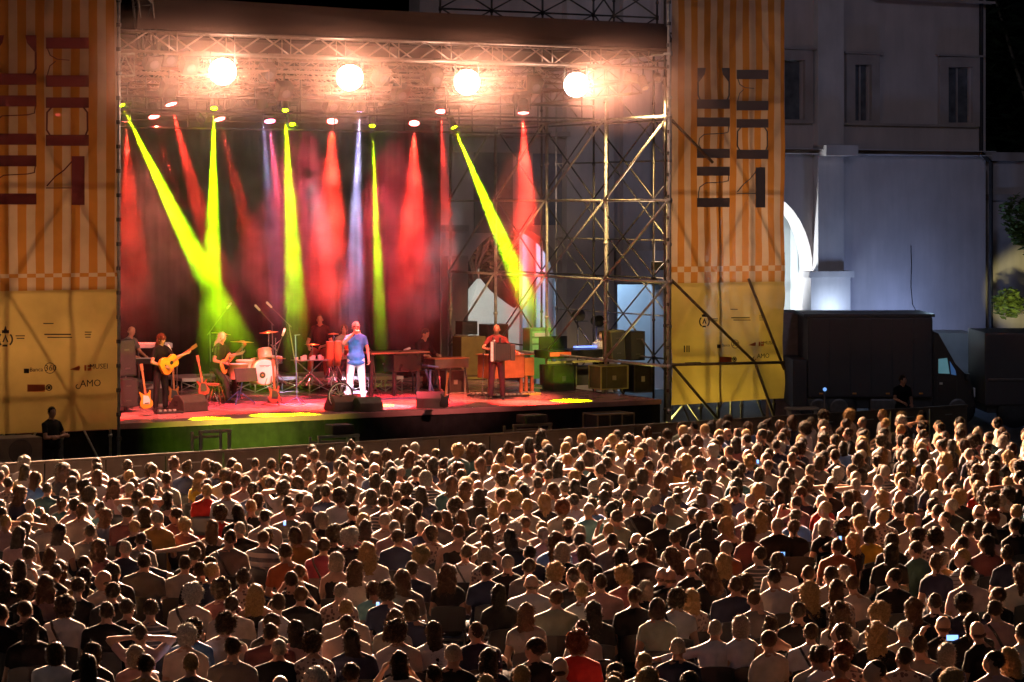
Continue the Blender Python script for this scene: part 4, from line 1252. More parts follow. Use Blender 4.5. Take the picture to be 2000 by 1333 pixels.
def drum(name, x, y, z, r, h, tilt, m=gold):
    M_ = Matrix.Rotation(tilt, 4, 'X')
    d_ = part(dk, name, lambda b: lathe(b, [(r, 0), (r * 1.04, .01), (r * 1.04, .03), (r, .035), (r, h - .035), (r * 1.04, h - .03), (r * 1.04, h - .01), (r, h)], (x, y, z), 'z', 22, M_), m, True)
    part(d_, "drumhead", lambda b: lathe(b, [(.001, h + .002), (r * .96, h + .002), (r * .96, h - .002)], (x, y, z), 'z', 22, M_), skinw)
drum("tom", .06, .1, .62, .17, .24, -.35); drum("floor_tom", -.62, .05, .18, .21, .36, 0); drum("floor_tom", -.36, .35, .30, .19, .3, 0, mat("drum_pearl", (.7, .55, .35), .25, .1, .1, 8)); drum("snare", .45, .45, .5, .18, .15, .1, CHROME)
def cym(px, py, r, tilt=.1, base=None):
    t, d, z = L(AT(px, py, dk.location.y)); lt, ld, lz = L(dk.location)
    x, y, zz = t - lt, d - ld + .15, z - lz
    c_ = part(dk, "cymbal", lambda b: lathe(b, [(.012, .03), (.05, .025), (.06, .012), (r, -.012), (r, -.016), (.05, .004)], (x, y, zz), 'z', 24, Matrix.Rotation(tilt, 4, 'Y')), brass, True)
    part(c_, "stand", lambda b: (tube(b, (x, y, 0.25), (x, y, zz), .011), tube(b, (x, y, .3), (x + .25, y, 0), .009), tube(b, (x, y, .3), (x - .2, y - .2, 0), .009), tube(b, (x, y, .3), (x - .1, y + .25, 0), .009)), CHROME)
cym(437, 652, .23, .12); cym(478, 668, .27, .05); cym(530, 649, .22, -.08); cym(548, 700, .18, .05)
part(dk, "hardware", lambda b: (tube(b, (.36, .2, 0), (.36, .2, 1.1), .014), tube(b, (.3, .2, .9), (.52, .25, 1.05), .012), tube(b, (.42, .2, 0), (.36, .2, .6), .014), tube(b, (.2, .1, .95), (.4, .2, .8), .014), tube(b, (-.8, .2, .0), (-.8, .2, .7), .012), tube(b, (-.8, .2, .7), (-.45, .2, .75), .012)), CHROME)
part(dk, "throne", lambda b: (lathe(b, [(.05, .42), (.17, .43), (.18, .5), (.05, .52)], (.1, .95, 0)), tube(b, (.1, .95, 0), (.1, .95, .45), .02)), BLACKP)

# microphone stands
def mic_stand(label, px, py, base_h, top, tip, m=DARKSTEEL, mic=True):
    e = on("microphone_stand", label, "stand", px, py, base_h, group="microphone stands")
    o_ = e.location; Ri = Matrix.Rotation(-ANG, 3, 'Z')
    P1 = Ri @ (AT(top[0], top[1], o_.y) - o_); P2 = Ri @ (AT(tip[0], tip[1], o_.y - .1) - o_)
    part(e, "pole", lambda b: tube(b, (0, 0, .12), P1, .013), m); part(e, "boom", lambda b: tube(b, P1 - (P2 - P1) * .15, P2, .010), m)
    for k in range(3):
        a = k * 2.1 + .4; tpart("foot", (0, 0, .16), (cos(a) * .3, sin(a) * .3, .012), .011, m, e)
    if mic: part(e, "microphone", lambda b: _cap(b, P2, .025, P2 + (P2 - P1).normalized() * .14, .03, 8), whitep, True)
mic_stand("boom microphone stand reaching up over the left cymbal", 412, 768, 0, (410, 648), (444, 602))
mic_stand("overhead microphone stand right behind the drum kit with pale microphone", 535, 750, RH, (531, 632), (507, 606))
mic_stand("tall overhead microphone stand between drums and percussion", 582, 752, RH, (564, 634), (530, 600))
mic_stand("blue microphone stand with folded clamp in front of the riser", 580, 790, 0, (577, 655), (586, 654), bluem, False)
mic_stand("black microphone stand with wide feet in front of the drum riser", 538, 792, 0, (540, 690), (552, 655))
mic_stand("microphone stand right of the singer", 735, 772, 0, (728, 690), (705, 655))
mic_stand("short microphone stand at the acoustic guitar", 345, 800, 0, (346, 712), (334, 686))
mic_stand("small microphone stand at the piano", 772, 772, 0, (772, 690), (790, 684))
mic_stand("microphone stand before the accordion player", 942, 780, 0, (945, 690), (958, 674))

# music stand
e = on("music_stand", "black music stand with open dark score before the seated guitarist", "music stand", 466, 790)
part(e, "desk", lambda b: box(b, -.27, .27, -.015, .015, -.16, .16, .005, Matrix.Translation((.18, 0, .66)) @ Matrix.Rotation(-.35, 4, 'X')), BLACKP)
tpart("pole", (0, 0, .1), (.12, 0, .64), .014, bluem, e)
for k in range(3): tpart("foot", (0, 0, .3), (cos(k * 2.1) * .42, sin(k * 2.1) * .35, .012), .012, bluem, e)

# wedges and speakers
def wedge(label, px, py, yaw=0.0, s=1.0, m=None):
    e = on("floor_monitor", label, "monitor speaker", px, py, 0, yaw, "wedge monitors along the stage front")
    prof = [(-.30 * s, 0), (.30 * s, 0), (.30 * s, .10 * s), (.06 * s, .36 * s), (-.12 * s, .36 * s), (-.30 * s, .22 * s)]
    bm = B()
    va = [bm.verts.new((-.33 * s, y, z)) for y, z in prof]; vb = [bm.verts.new((.33 * s, y, z)) for y, z in prof]
    bm.faces.new(va); bm.faces.new(vb[::-1])
    for i in range(6): bm.faces.new((va[i], vb[i], vb[(i + 1) % 6], va[(i + 1) % 6]))
    bmesh.ops.recalc_face_normals(bm, faces=bm.faces)
    bmesh.ops.bevel(bm, geom=list(bm.edges), offset=.012, segments=1, affect='EDGES')
    c_ = obj("cabinet", bm, m or mat("cabinet_paint", (0.05, 0.045, 0.04), .5, 0, .2, 8), e)
    part(c_, "handle", lambda b: (box(b, -.336 * s, -.331 * s, -.06, .06, .12, .16), box(b, -.336 * s, -.331 * s, -.06, .06, .2, .24)), BLACKP)
    part(c_, "grille", lambda b: box(b, -.30 * s, .30 * s, -.004, .004, -.16 * s, .16 * s, 0, Matrix.Translation((0, .186 * s, .238 * s)) @ Matrix.Rotation(radians(42), 4, 'X')), grille)
wedge("wedge monitor before the acoustic guitarist, lit red on its end", 367, 803, .25)
wedge("low black wedge monitor behind the spoked wheel", 668, 802, 0, .95)
wedge("black wedge monitor at the singer's feet, right of the wheel", 716, 803, 0, .85)
wedge("rounded wedge monitor right of the singer, seen from its end", 842, 796, -.5, 1.0)

def cab(label, px, py, w, dp, h, m=None, yaw=0.0, hh=0.0, grl=True, tilt=0.0):
    e = on("loudspeaker", label, "speaker", px, py, 0, yaw)
    e.location.z += hh
    R = Matrix.Rotation(tilt, 4, 'Y')
    c_ = part(e, "cabinet", lambda b: box(b, -w / 2, w / 2, 0, dp, 0, h, .015, R), m or BLACKP)
    if grl: part(c_, "grille", lambda b: box(b, -w / 2 + .03, w / 2 - .03, -.012, -.003, .04, h - .04, .004, R), grille)
    part(c_, "handle", lambda b: (box(b, -.06, .06, -.022, -.013, h * .72, h * .76, 0, R), box(b, -.06, .06, -.022, -.013, h * .2, h * .24, 0, R)), DARKSTEEL)
    return e
cab("lower black speaker box on a short post at the left stage corner", 251, 806, .45, .4, .62, hh=.12)
part(on("speaker_post", "short black post under the left corner speaker", "post", 252, 806), "post", lambda b: (tube(b, (0, 0.2, 0), (0, .2, .12), .04), lathe(b, [(.16, 0), (.16, .02), (.05, .03)], (0, .2, 0))), BLACKP)
cab("upper black speaker leaning over the lower one at the left stage corner", 250, 802, .42, .4, .80, hh=.75, tilt=-.06)

# keyboards at the left
def keyboard(name, label, px, py, h, w, dp=.32, th=.11, yaw=0.0, leg=True, m=BLACKP, cat="keyboard"):
    e = on(name, label, cat, px, py, 0, yaw)
    b_ = part(e, "case", lambda b: box(b, -w / 2, w / 2, 0, dp, h, h + th, .012), m)
    part(b_, "keys", lambda b: box(b, -w / 2 + .04, w / 2 - .04, dp - .13, dp - .01, h + th + .001, h + th + .012), whitep)
    if leg:
        for sx in (-.35, .35):
            part(e, "leg", lambda b: (tube(b, (sx * w, dp * .5, h), (sx * w * .9, -.05, .02), .016), tube(b, (sx * w, dp * .5, h), (sx * w * .9, dp + .05, .02), .016), tube(b, (sx * w * .9, -.06, .018), (sx * w * .9, dp + .06, .018), .018)), DARKSTEEL)
    return e
keyboard("keyboard", "black stage keyboard in front of the bald man at the left", 272, 790, .92, 1.15, yaw=-.5)
keyboard("synthesizer", "silver synthesizer on the upper tier behind the bald man's keyboard", 298, 772, 1.12, .95, yaw=-.3, m=mat("synth_silver", (.45, .45, .5), .35, .5, .1, 9))
e = on("equipment_rack", "low silver rack with red lights under the left keyboards", "rack", 282, 786)
part(e, "frame", lambda b: (box(b, -.45, .45, .05, .45, .25, .30), box(b, -.45, -.42, .05, .08, 0, .9), box(b, .42, .45, .05, .08, 0, .9)), silverp)
part(e, "module", lambda b: (box(b, -.35, .0, .08, .4, .31, .52, .01), box(b, .05, .38, .1, .4, .31, .45, .01)), BLACKP)
part(e, "indicator", lambda b: (box(b, -.28, -.15, .06, .075, .38, .45), box(b, .1, .2, .08, .095, .35, .38)), mat("indicator_red", (.6, .05, .05), emit=(1, .05, .03), estr=4))
e = on("amplifier", "grey guitar amplifier standing behind the acoustic guitarist", "amplifier", 298, 794)
part(e, "cabinet", lambda b: box(b, -.22, .28, 0, .25, 0, .52, .02), mat("amp_grey", (.25, .24, .22), .7)); part(e, "grille", lambda b: box(b, -.18, .24, -.012, -.003, .05, .4), grille)

# guitars
def guitar(name, label, loc, rot, bodym, cat="guitar", scale=1.0, neckm=wood, kind="electric", group=None):
    """built standing: body at the bottom, neck up (+z), face towards -y"""
    e = bpy.data.objects.new(name, None); COL.objects.link(e); e.location = loc; e.rotation_euler = rot; e.scale = (scale,) * 3
    tag(e, label, cat, group)
    def out(tt):
        a = tt
        if kind == "acoustic": r = .19 - .03 * cos(2 * a) * 0; w_ = .20 * abs(sin(a)) * (1.0 if cos(a) < 0 else .78) ; z_ = .26 - .26 * -cos(a)
        return None
    if kind == "acoustic": pts = [(0, 0), (.12, .01), (.19, .08), (.20, .17), (.165, .25), (.13, .30), (.14, .36), (.15, .42), (.12, .47), (.05, .49)]
    else: pts = [(0, 0), (.10, .01), (.16, .07), (.165, .15), (.13, .21), (.115, .26), (.13, .32), (.15, .40), (.13, .43), (.08, .37), (.04, .34)]
    full = pts + [(-x, z) for x, z in pts[::-1] if x > 0]
    th = .09 if kind == "acoustic" else .04
    b_ = part(e, "body", lambda b: (prism(b, full, -th / 2, th / 2), bmesh.ops.bevel(b, geom=[ed for ed in b.edges if abs(ed.verts[0].co.y - ed.verts[1].co.y) < 1e-5], offset=.008, segments=1, affect='EDGES')), bodym)
    part(b_, "bridge", lambda b: box(b, -.05, .05, -th / 2 - .012, -th / 2 - .001, .12, .14), BLACKP)
    if kind == "acoustic": part(b_, "sound_hole", lambda b: lathe(b, [(.001, -th / 2 - .004), (.045, -th / 2 - .004), (.045, -th / 2 - .001)], (0, 0, .30), 'y', 16), BLACKP)
    else: part(b_, "pickguard", lambda b: prism(b, [(-.09, .12), (.07, .1), (.1, .2), (.06, .3), (-.06, .33)], -th / 2 - .005, -th / 2 - .001), whitep if bodym is amber else BLACKP)
    nk = part(e, "neck", lambda b: box(b, -.026, .026, -th / 2 - .012, -th / 2 + .015, .34, .92, .004), neckm)
    part(nk, "headstock", lambda b: box(b, -.04, .04, -th / 2 - .01, -th / 2 + .012, .921, 1.08, .006), neckm)
    return e
def gstand(label, px, py):
    e = on("guitar_stand", label, "stand", px, py, group="guitar stands")
    for k in range(3): tpart("foot", (0, 0, .3), (cos(k * 2.1 - .5) * .22, sin(k * 2.1 - .5) * .22, .01), .01, DARKSTEEL, e)
    tpart("yoke", (-.1, -.05, .14), (.1, -.05, .14), .012, DARKSTEEL, e); tpart("pole", (0, .05, .1), (0, .08, .6), .012, DARKSTEEL, e)
def stood(name, label, px, py, m, lean=.12, h=.16, yaw=0.0, **k):
    guitar(name, label, G(px, py, SH + h) + V * -.1, (-lean, k.pop("roll", 0.0), ANG + yaw), m, **k)
gstand("stand holding the yellow electric guitar at the left", 285, 798)
stood("electric_guitar", "yellow electric guitar leaning on a stand beside the keyboards", 284, 798, amber, roll=-.1, scale=.90)
gstand("stand holding the orange guitar behind the standing guitarist", 337, 784)
stood("electric_guitar", "orange guitar on a stand behind the standing guitarist's legs", 337, 786, mat("guitar_orange", (.45, .16, .03), .3), scale=.85)
gstand("stand holding the slim red guitar left of the seated guitarist", 398, 776)
stood("electric_guitar", "slim red guitar on a stand left of the seated guitarist", 396, 772, mat('guitar_maroon', (.25, .04, .03), .3), roll=-.15, scale=.85, h=.25)
gstand("stand holding the reddish bass before the drum riser", 533, 786)
stood("bass_guitar", "reddish brown bass guitar standing before the drum riser", 533, 788, mat("bass_red", (.28, .08, .05), .35), scale=.92, h=.05, cat="bass guitar")
gstand("stand holding the black and orange guitar at the right wedge monitor", 862, 786)
stood("electric_guitar", "black and orange striped guitar leaning at the right wedge monitor", 862, 796, mat("guitar_black", (.03, .02, .02), .3), roll=.2, scale=.72, h=.1, neckm=mat("guitar_neck_orange", (.6, .2, .05), .4))
# stool and pedals
e = on("drum_stool", "small round stool with chrome legs beside the seated guitarist", "stool", 414, 792)
part(e, "seat", lambda b: lathe(b, [(.05, .44), (.17, .45), (.18, .49), (.05, .51)]), mat("stool_red", (.35, .06, .06), .6))
for k in range(4): tpart("leg", (0, 0, .44), (cos(k * 1.57 + .4) * .24, sin(k * 1.57 + .4) * .24, 0.01), .012, CHROME, e)
def pedal(label, px, py, w=.5, m=BLACKP):
    e = on("pedal_board", label, "pedal", px, py, group="pedals on the stage floor")
    part(e, "board", lambda b: box(b, -w / 2, w / 2, -.1, .12, 0, .05, .01), m)
    part(e, "knob", lambda b: [box(b, -w / 2 + .05 + k * .11, -w / 2 + .12 + k * .11, -.06, .04, .051, .09, .008) for k in range(int(w / .11) - 1)], silverp)["kind"] = "stuff"
pedal("pedals at the standing guitarist's feet", 330, 808, .6); pedal("pedal left of the accordion player's feet", 938, 774, .6); pedal("yellow-lit pedal under the right end of the organ", 1035, 772, .5, mat("pedal_yellow_lit", (.5, .45, .1), .5)); pedal("long red-lit pedal board behind the accordion player", 998, 776, .9)  # yellow light is put into the one pedal's colour

# seated piano, electric piano, organ, cases
e = on("piano", "black piano with its lid as a long flat line, right of the singer", "piano", 800, 772)
part(e, "body", lambda b: box(b, -.42, .32, 0, .55, .56, .98, .02), mat("piano_black", (.015, .012, .014), .2, 0, .1, 6))
part(e, "lid", lambda b: box(b, -1.05, .52, -.05, .7, 1.0, 1.03, .008), mat("lid_wood", (.35, .16, .10), .3))
for x_ in (-.36, .26, -.98): part(e, "leg", lambda b: box(b, x_ - .04, x_ + .04, .05, .13, 0, .56 if x_ > -.9 else .99, .008), BLACKP)
part(e, "keys", lambda b: box(b, -.38, .28, .56, .68, .70, .74), whitep)
e = on("piano_stool", "dark piano bench behind the piano, right of the pianist", "stool", 832, 766)
part(e, "seat", lambda b: box(b, -.25, .25, 0, .3, .45, .52, .02), BLACKP)
for x_, y_ in ((-.22, .03), (.22, .03), (-.22, .27), (.22, .27)): tpart("leg", (x_, y_, 0), (x_, y_, .45), .018, BLACKP, e)
e = on("electric_piano", "dark electric piano on grey stand between piano and cabinets", "keyboard", 880, 770)
part(e, "case", lambda b: box(b, -.42, .50, 0, .5, .62, .84, .02), mat("case_dark", (.06, .05, .045), .4)); part(e, "top_edge", lambda b: box(b, -.44, .52, -.02, .52, .842, .86), wood)
part(e, "rest", lambda b: box(b, -.75, -.45, -.1, .2, .60, .64, .01, Matrix.Rotation(.12, 4, 'Y')), bluem)
tpart("leg", (-.55, 0, .6), (-.62, -.1, .01), .03, bluem, e); tpart("leg", (-.62, .1, .6), (-.4, .1, .01), .03, bluem, e); tpart("leg", (.0, 0, .62), (-.08, -.05, .01), .022, BLACKP, e); tpart("leg", (.4, 0, .62), (.46, -.05, .01), .022, BLACKP, e)
def flight(label, px, py, w, dp, h, panel=casem, wheels=False, hh=0.0, yaw=0.0, base=None, cat="flight case", edge=silverp, n_p=1):
    e = thing("flight_case", label, cat, base if base is not None else G(px, py, SH + hh), ANG + yaw)
    z0 = .1 if wheels else 0
    part(e, "panels", lambda b: box(b, -w / 2 + .012, w / 2 - .012, .012, dp - .012, z0 + .012, z0 + h - .012), panel)
    def edges(b):
        for zz in (z0, z0 + h):
            for yy in (0, dp): box(b, -w / 2 - .012, w / 2 + .012, yy - .014, yy + .014, zz - .014, zz + .014)
            for xx in (-w / 2, w / 2): box(b, xx - .015, xx + .015, .0145, dp - .0145, zz - .013, zz + .013)
        for k in range(n_p + 1):
            xx = -w / 2 + w * k / n_p
            box(b, xx - .016, xx + .016, -.016, .012, z0 + .0145, z0 + h - .0145)
        for xx in (-w / 2, w / 2): box(b, xx - .016, xx + .016, dp - .012, dp + .016, z0 + .0145, z0 + h - .0145)
    part(e, "edging", edges, edge)
    part(e, "latch", lambda b: [box(b, -w / 2 + w * (k + .5) / n_p - .05, -w / 2 + w * (k + .5) / n_p + .05, -.008, .011, z0 + h * .38, z0 + h * .58, .003) for k in range(n_p)], silverp)
    if wheels:
        for sx in (-1, 1):
            for yy in (.1, dp - .1): part(e, "castor", lambda b: (lathe(b, [(.045, -.018), (.05, 0), (.045, .018)], (sx * (w / 2 - .12), yy, .05), 'x', 14), box(b, sx * (w / 2 - .12) - .03, sx * (w / 2 - .12) + .03, yy - .03, yy + .03, .075, .1)), silverp)
    return e
flight("tall flight case standing under the electric piano", 890, 768, .5, .4, .55, n_p=1)
cb = on("cabinet", "tall olive-brown wooden speaker cabinet behind the electric piano", "cabinet", 925, 742)
part(cb, "carcass", lambda b: box(b, -.36, .36, 0, .5, .12, 1.12, .015), mat("olive_wood", (.20, .12, .04), .5)); part(cb, "plinth", lambda b: box(b, -.38, .38, -.02, .5, 0, .115), woodd); part(cb, "base_rail", lambda b: box(b, -.5, .5, -.1, -.03, .02, .08), mat("rail_olive", (.3, .22, .06), .5))
e = cab("dark square speaker on top of the stack behind the accordion player", 973, 738, .62, .5, .85, woodd, hh=.55, grl=False)
e = cab("dark box under the square speaker behind the accordion player", 965, 738, .75, .5, .54, woodd, grl=False)
e = cab("low dark amplifier left of the square speaker stack", 918, 738, .45, .4, .35, BLACKP, hh=1.13, grl=False)
e = on("organ", "reddish wooden organ on four legs behind the accordion player", "organ", 1000, 770)
part(e, "case", lambda b: box(b, -.62, .35, 0, .6, .38, .92, .02), wood); part(e, "side_box", lambda b: box(b, .36, .62, 0, .55, .42, .86, .02), mat("organ_amber", (.5, .22, .05), .4))
part(e, "top", lambda b: box(b, -.66, .62, -.03, .62, .922, .95, .006), wood)
for x_ in (-.58, .28, .42, .58): part(e, "leg", lambda b: box(b, x_ - .035, x_ + .035, .02, .09, 0, .41, .006), wood)
part(e, "score", lambda b: box(b, .1, .4, .1, .35, .952, .965), whitep)
e = on("water_bottle", "clear water bottle standing under the organ", "bottle", 1018, 768)
part(e, "bottle", lambda b: lathe(b, [(.001, 0), (.035, 0), (.037, .03), (.036, .17), (.014, .21), (.014, .235), (.001, .236)], n=12), mat("bottle_plastic", (.7, .75, .7), .15), True); part(e, "cap", lambda b: lathe(b, [(.016, .236), (.016, .255), (.001, .256)], n=10), bluem)
e = on("rug", "dark blue mat under the piano", "rug", 800, 778)
part(e, "mat", lambda b: box(b, -1.0, .55, -.35, .25, .001, .006), mat("rug_blue", (.06, .12, .2), .9))

# spoked wheel on its stand in front
e = on("bicycle_wheel", "spoked bicycle wheel standing at the singer's feet", "wheel", 665, 803)
wr_ = .30
part(e, "tyre", lambda b: [tube(b, (wr_ * cos(a), 0, .33 + wr_ * sin(a)), (wr_ * cos(a + .22), 0, .33 + wr_ * sin(a + .22)), .016, n=6) for a in [k * 2 * pi / 30 for k in range(30)]], BLACKP, True)
part(e, "rim", lambda b: [tube(b, (.275 * cos(a), 0, .33 + .275 * sin(a)), (.275 * cos(a + .22), 0, .33 + .275 * sin(a + .22)), .010, n=6) for a in [k * 2 * pi / 30 for k in range(30)]], whitep, True)
part(e, "spokes", lambda b: [tube(b, (.03 * cos(a), (-1) ** k * .02, .33 + .03 * sin(a)), (.27 * cos(a + .25 * (-1) ** k), 0, .33 + .27 * sin(a + .25 * (-1) ** k)), .0035, n=4) for k, a in enumerate([j * 2 * pi / 20 for j in range(20)])], whitep)
part(e, "hub", lambda b: (lathe(b, [(.03, -.04), (.03, .04)], (0, 0, .33), 'y', 12), box(b, -.1, .1, .05, .2, .22, .42, .01)), BLACKP)
part(e, "stand", lambda b: (tube(b, (0, .03, .33), (-.12, .15, .01), .012), tube(b, (0, .03, .33), (.12, .15, .01), .012), tube(b, (-.2, .15, .012), (.2, .15, .012), .014)), DARKSTEEL)

# percussion
pc = on("percussion_set", "percussion table with congas and small cymbals on the right riser", "percussion", 640, 752, RH)
cm = mat("conga_gold", (.45, .22, .08), .35)
for x_, y_, r_ in ((.10, .1, .085), (.32, .15, .09)):
    c_ = part(pc, "conga", lambda b: lathe(b, [(r_ * .75, .42), (r_ * 1.15, .62), (r_ * 1.1, .78), (r_, .98), (r_ * 1.02, 1.0)], (x_, y_, 0), 'z', 18), cm, True)
    part(c_, "conga_head", lambda b: lathe(b, [(.001, 1.003), (r_ * .96, 1.003), (r_ * .96, .995)], (x_, y_, 0), 'z', 18), skinw)
    part(c_, "conga_stand", lambda b: [tube(b, (x_, y_, .45), (x_ + cos(k * 2.1) * .22, y_ + sin(k * 2.1) * .2, .01), .011) for k in range(3)], CHROME)
part(pc, "table", lambda b: (box(b, -.85, .0, -.2, .2, .58, .6), tube(b, (-.8, 0, 0), (-.1, 0, .58), .013), tube(b, (-.1, 0, 0), (-.8, 0, .58), .013)), DARKSTEEL)
part(pc, "small_percussion", lambda b: [lathe(b, [(.001, .6), (.045, .6), (.05, .66 + .02 * (k % 3)), (.001, .67 + .02 * (k % 3))], (-.78 + k * .11, .05 * (-1) ** k, 0), 'z', 10) for k in range(7)], silverp)["kind"] = "stuff"
for x_, z_, r_ in ((-.35, .95, .17), (.62, .8, .17), (.2, 1.18, .13)):
    c_ = part(pc, "cymbal", lambda b: lathe(b, [(.012, z_ + .02), (.05, z_ + .012), (r_, z_ - .01), (r_, z_ - .014), (.05, z_)], (x_, .1, 0), 'z', 20), brass, True)
    part(c_, "stand", lambda b: (tube(b, (x_, .1, 0), (x_, .1, z_), .01), tube(b, (x_, .1, .25), (x_ + .2, 0, 0), .009), tube(b, (x_, .1, .25), (x_ - .2, 0, 0), .009)), CHROME)
part(pc, "tom", lambda b: lathe(b, [(.12, .66), (.125, .68), (.125, .86), (.12, .88)], (.66, .2, 0), 'z', 16), sun, True)

# right side: green-lit amplifier, mixing desk, speakers, cases
e = on("lit_amplifier", "amplifier rack glowing green where the lime beam lands", "amplifier", 1056, 740)
part(e, "rack", lambda b: box(b, -.32, .32, 0, .4, .0, 1.32, .02), mat("rack_green_lit", (.10, .35, .12), .5)); part(e, "face", lambda b: [box(b, -.26, .26, -.02, -.003, .75 + k * .18, .88 + k * .18, .005) for k in range(3)], mat("rack_face_green_lit", (.25, .7, .3), .4)); part(e, "sheet", lambda b: box(b, -.2, .25, -.035, -.021, 1.1, 1.2), whitep)  # lime beam's green is put into the rack and face colours
e = on("mixing_desk", "long monitor mixing desk with a row of lit faders", "mixing desk", 1128, 756)
part(e, "desk", lambda b: box(b, -.85, .75, 0, .7, .72, .92, .02, Matrix.Rotation(0, 4, 'X')), BLACKP)
part(e, "lit_panel", lambda b: box(b, -.80, -.2, -.02, -.003, .78, .88), mat("panel_red", (.6, .12, .05), emit=(1, .12, .02), estr=.6))
part(e, "top_bar", lambda b: box(b, -.9, .8, -.05, .02, .60, .66), mat("bar_yellow_lit", (.45, .42, .15), .5)); part(e, "screen", lambda b: box(b, -.8, .0, .5, .56, .93, 1.25, .01), BLACKP)  # yellow stage light is put into the bar colour
for x_ in (-.8, -.05, .7): part(e, "leg", lambda b: box(b, x_ - .04, x_ + .04, .02, .1, 0, .598), mat("leg_yellow_lit", (.25, .24, .1), .5))  # leg colour carries the same yellow stage light
part(e, "rack_units", lambda b: (box(b, -.75, -.1, .15, .6, .05, .55, .01), box(b, .05, .6, .2, .6, .02, .5, .01)), casem)
part(e, "desk_lamp", lambda b: box(b, .15, .75, .3, .45, .95, .99), mat("desk_glow", (.2, .3, 1), emit=(.15, .25, 1), estr=2.2))
e = flight("green-lit black trunk on the floor left of the mixing desk legs", 1102, 764, .62, .5, .62, mat("trunk_green_lit", (.07, .1, .05), .6), edge=DARKSTEEL)  # black trunk, green light put into its panel colour
cab("tilted olive-black stage speaker standing on the yellow-edged case", 1209, 760, .40, .42, .72, mat("spk_olive", (.07, .065, .03), .6), hh=.72, grl=True, tilt=-.07)
cab("second dark speaker right behind the tilted stage speaker", 1246, 760, .42, .5, .72, BLACKP, hh=.70, grl=True)
flight("olive flight case with bright edges and castors at the right end of the stage", 1200, 768, .76, .55, .55, mat("case_olive", (.12, .12, .05), .5), True, edge=mat("edge_olive", (.55, .55, .2), .4, .4))
flight("black case beside the olive flight case, at the scaffold", 1256, 766, .5, .6, .66, BLACKP, edge=DARKSTEEL)
for (px_, py_, lb_) in ((1165, 690, "black spotlight on a stand beside the right pier"), (1128, 690, "black spotlight on a stand left of its twin near the pier")):
    e = on("stand_light", lb_, "stage light", px_, 745)
    hz = 1.55 if px_ == 1165 else 1.7
    tpart("pole", (0, 0, .1), (0, 0, hz), .018, DARKSTEEL, e)
    part(e, "head", lambda b: lathe(b, [(.06, .18), (.12, .1), (.13, -.1), (.16, -.13)], (0, 0, hz), 'y', 14), BLACKP)
    part(e, "barn_door", lambda b: (box(b, -.16, .16, -.28, -.14, hz + .14, hz + .15), box(b, -.16, .16, -.28, -.14, hz - .15, hz - .14)), BLACKP)
    for k in range(3): tpart("foot", (0, 0, .3), (cos(k * 2.1) * .3, sin(k * 2.1) * .3, .01), .012, DARKSTEEL, e)
point("desk_glow_light", G(1165, 748, SH) + Vector((0, .3, 1.25)), 6, (.3, .35, 1), .05)

# ================================================================== PERFORMERS
SC_ = {}
def performer(label, px, py, J, yaw, hair, hm, skin, shirt, trou, h=0.0, sleeve=.55, belly=1.0, curl=.9, s=1.0, extra=None, shoes=True, hem=0.0, group="musicians on the stage"):
    body = blob("person", body_prims(J, belly, True, curl), 0.0115, 0.16, 2)
    e = obj("person", body, skin); e.location = G(px, py, SH + h); e.rotation_euler = (0, 0, yaw); e.scale = (s,) * 3
    tag(e, label, "person", group)
    obj("shirt", blob("shirt", shirt_prims(J, sleeve, belly, hem=hem), .015, .22, 3, (.006, 9)), shirt, e)
    obj("trousers", blob("trousers", trouser_prims(J), .015, .25, 2, (.005, 10)), trou, e)
    if shoes: obj("shoes", blob("shoes", shoe_prims(J), .013, .3, 1), BLACKP if shoes is True else shoes, e)
    if hair:
        hh_ = obj("hair", HAIR[hair].copy(), None, e); hh_.data.materials.clear(); hh_.data.materials.append(hm); hh_.data.materials.append(FRINGE[hm.name]); hh_.location = J['head']; hh_.rotation_euler = (J['hp'], J['hrr'], J['hy'])
    return e
FA = ANG + pi            # facing the audience along the stage axis
CAMF = pi + 0.10         # facing the camera
# singer
J = joints(False, 1.02, 0, .0, hp=.05, arms=dict(er=(.26, .14, 1.30), wr=(.04, .21, 1.52), nr=(-1, 0, 0), dr=(-.7, .3, .5), el=(-.25, 0, 1.17), wl=(-.27, .1, .95)), legs=dict(kl=(-.13, .02, .5), kr=(.13, .04, .5), al=(-.17, 0, .09), ar=(.17, .03, .09)))
sg = performer("singer in bright blue shirt and white trousers singing into a microphone", 695, 789, J, CAMF, 's', HM['white'], SK[2], cloth("shirt_bright_blue", (.03, .22, .62), .3, .35), cloth("trousers_white", (.75, .75, .78), .4, .1), s=1.07, hem=.07, belly=1.05, shoes=mat("shoe_grey", (.3, .3, .3)))
J_s = J
e = thing("sunglasses", "dark sunglasses on the singer's face", "glasses", G(695, 789, SH) + (Matrix.Rotation(CAMF, 3, 'Z') @ (J['head'] * 1.07)), CAMF)
part(e, "lens", lambda b: (box(b, -.066, -.012, .100, .108, .0, .034, .004)), BLACKP); part(e, "lens", lambda b: (box(b, .012, .066, .100, .108, .0, .034, .004)), BLACKP); part(e, "temple", lambda b: (box(b, -.012, .012, .101, .106, .02, .028), box(b, -.083, -.079, -.02, .1, .018, .028), box(b, .079, .083, -.02, .1, .018, .028)), BLACKP)
e = thing("microphone", "hand microphone held at the singer's mouth", "microphone", G(695, 789, SH) + (Matrix.Rotation(CAMF, 3, 'Z') @ (Vector((.02, .20, 1.56)) * 1.07)), CAMF)
part(e, "handle", lambda b: tube(b, (.04, .06, -.12), (0, 0, 0), .014, .018, 8), BLACKP); part(e, "mesh_head", lambda b: ball(b, (-.006, -.01, .015), .027, 2), silverp, True)
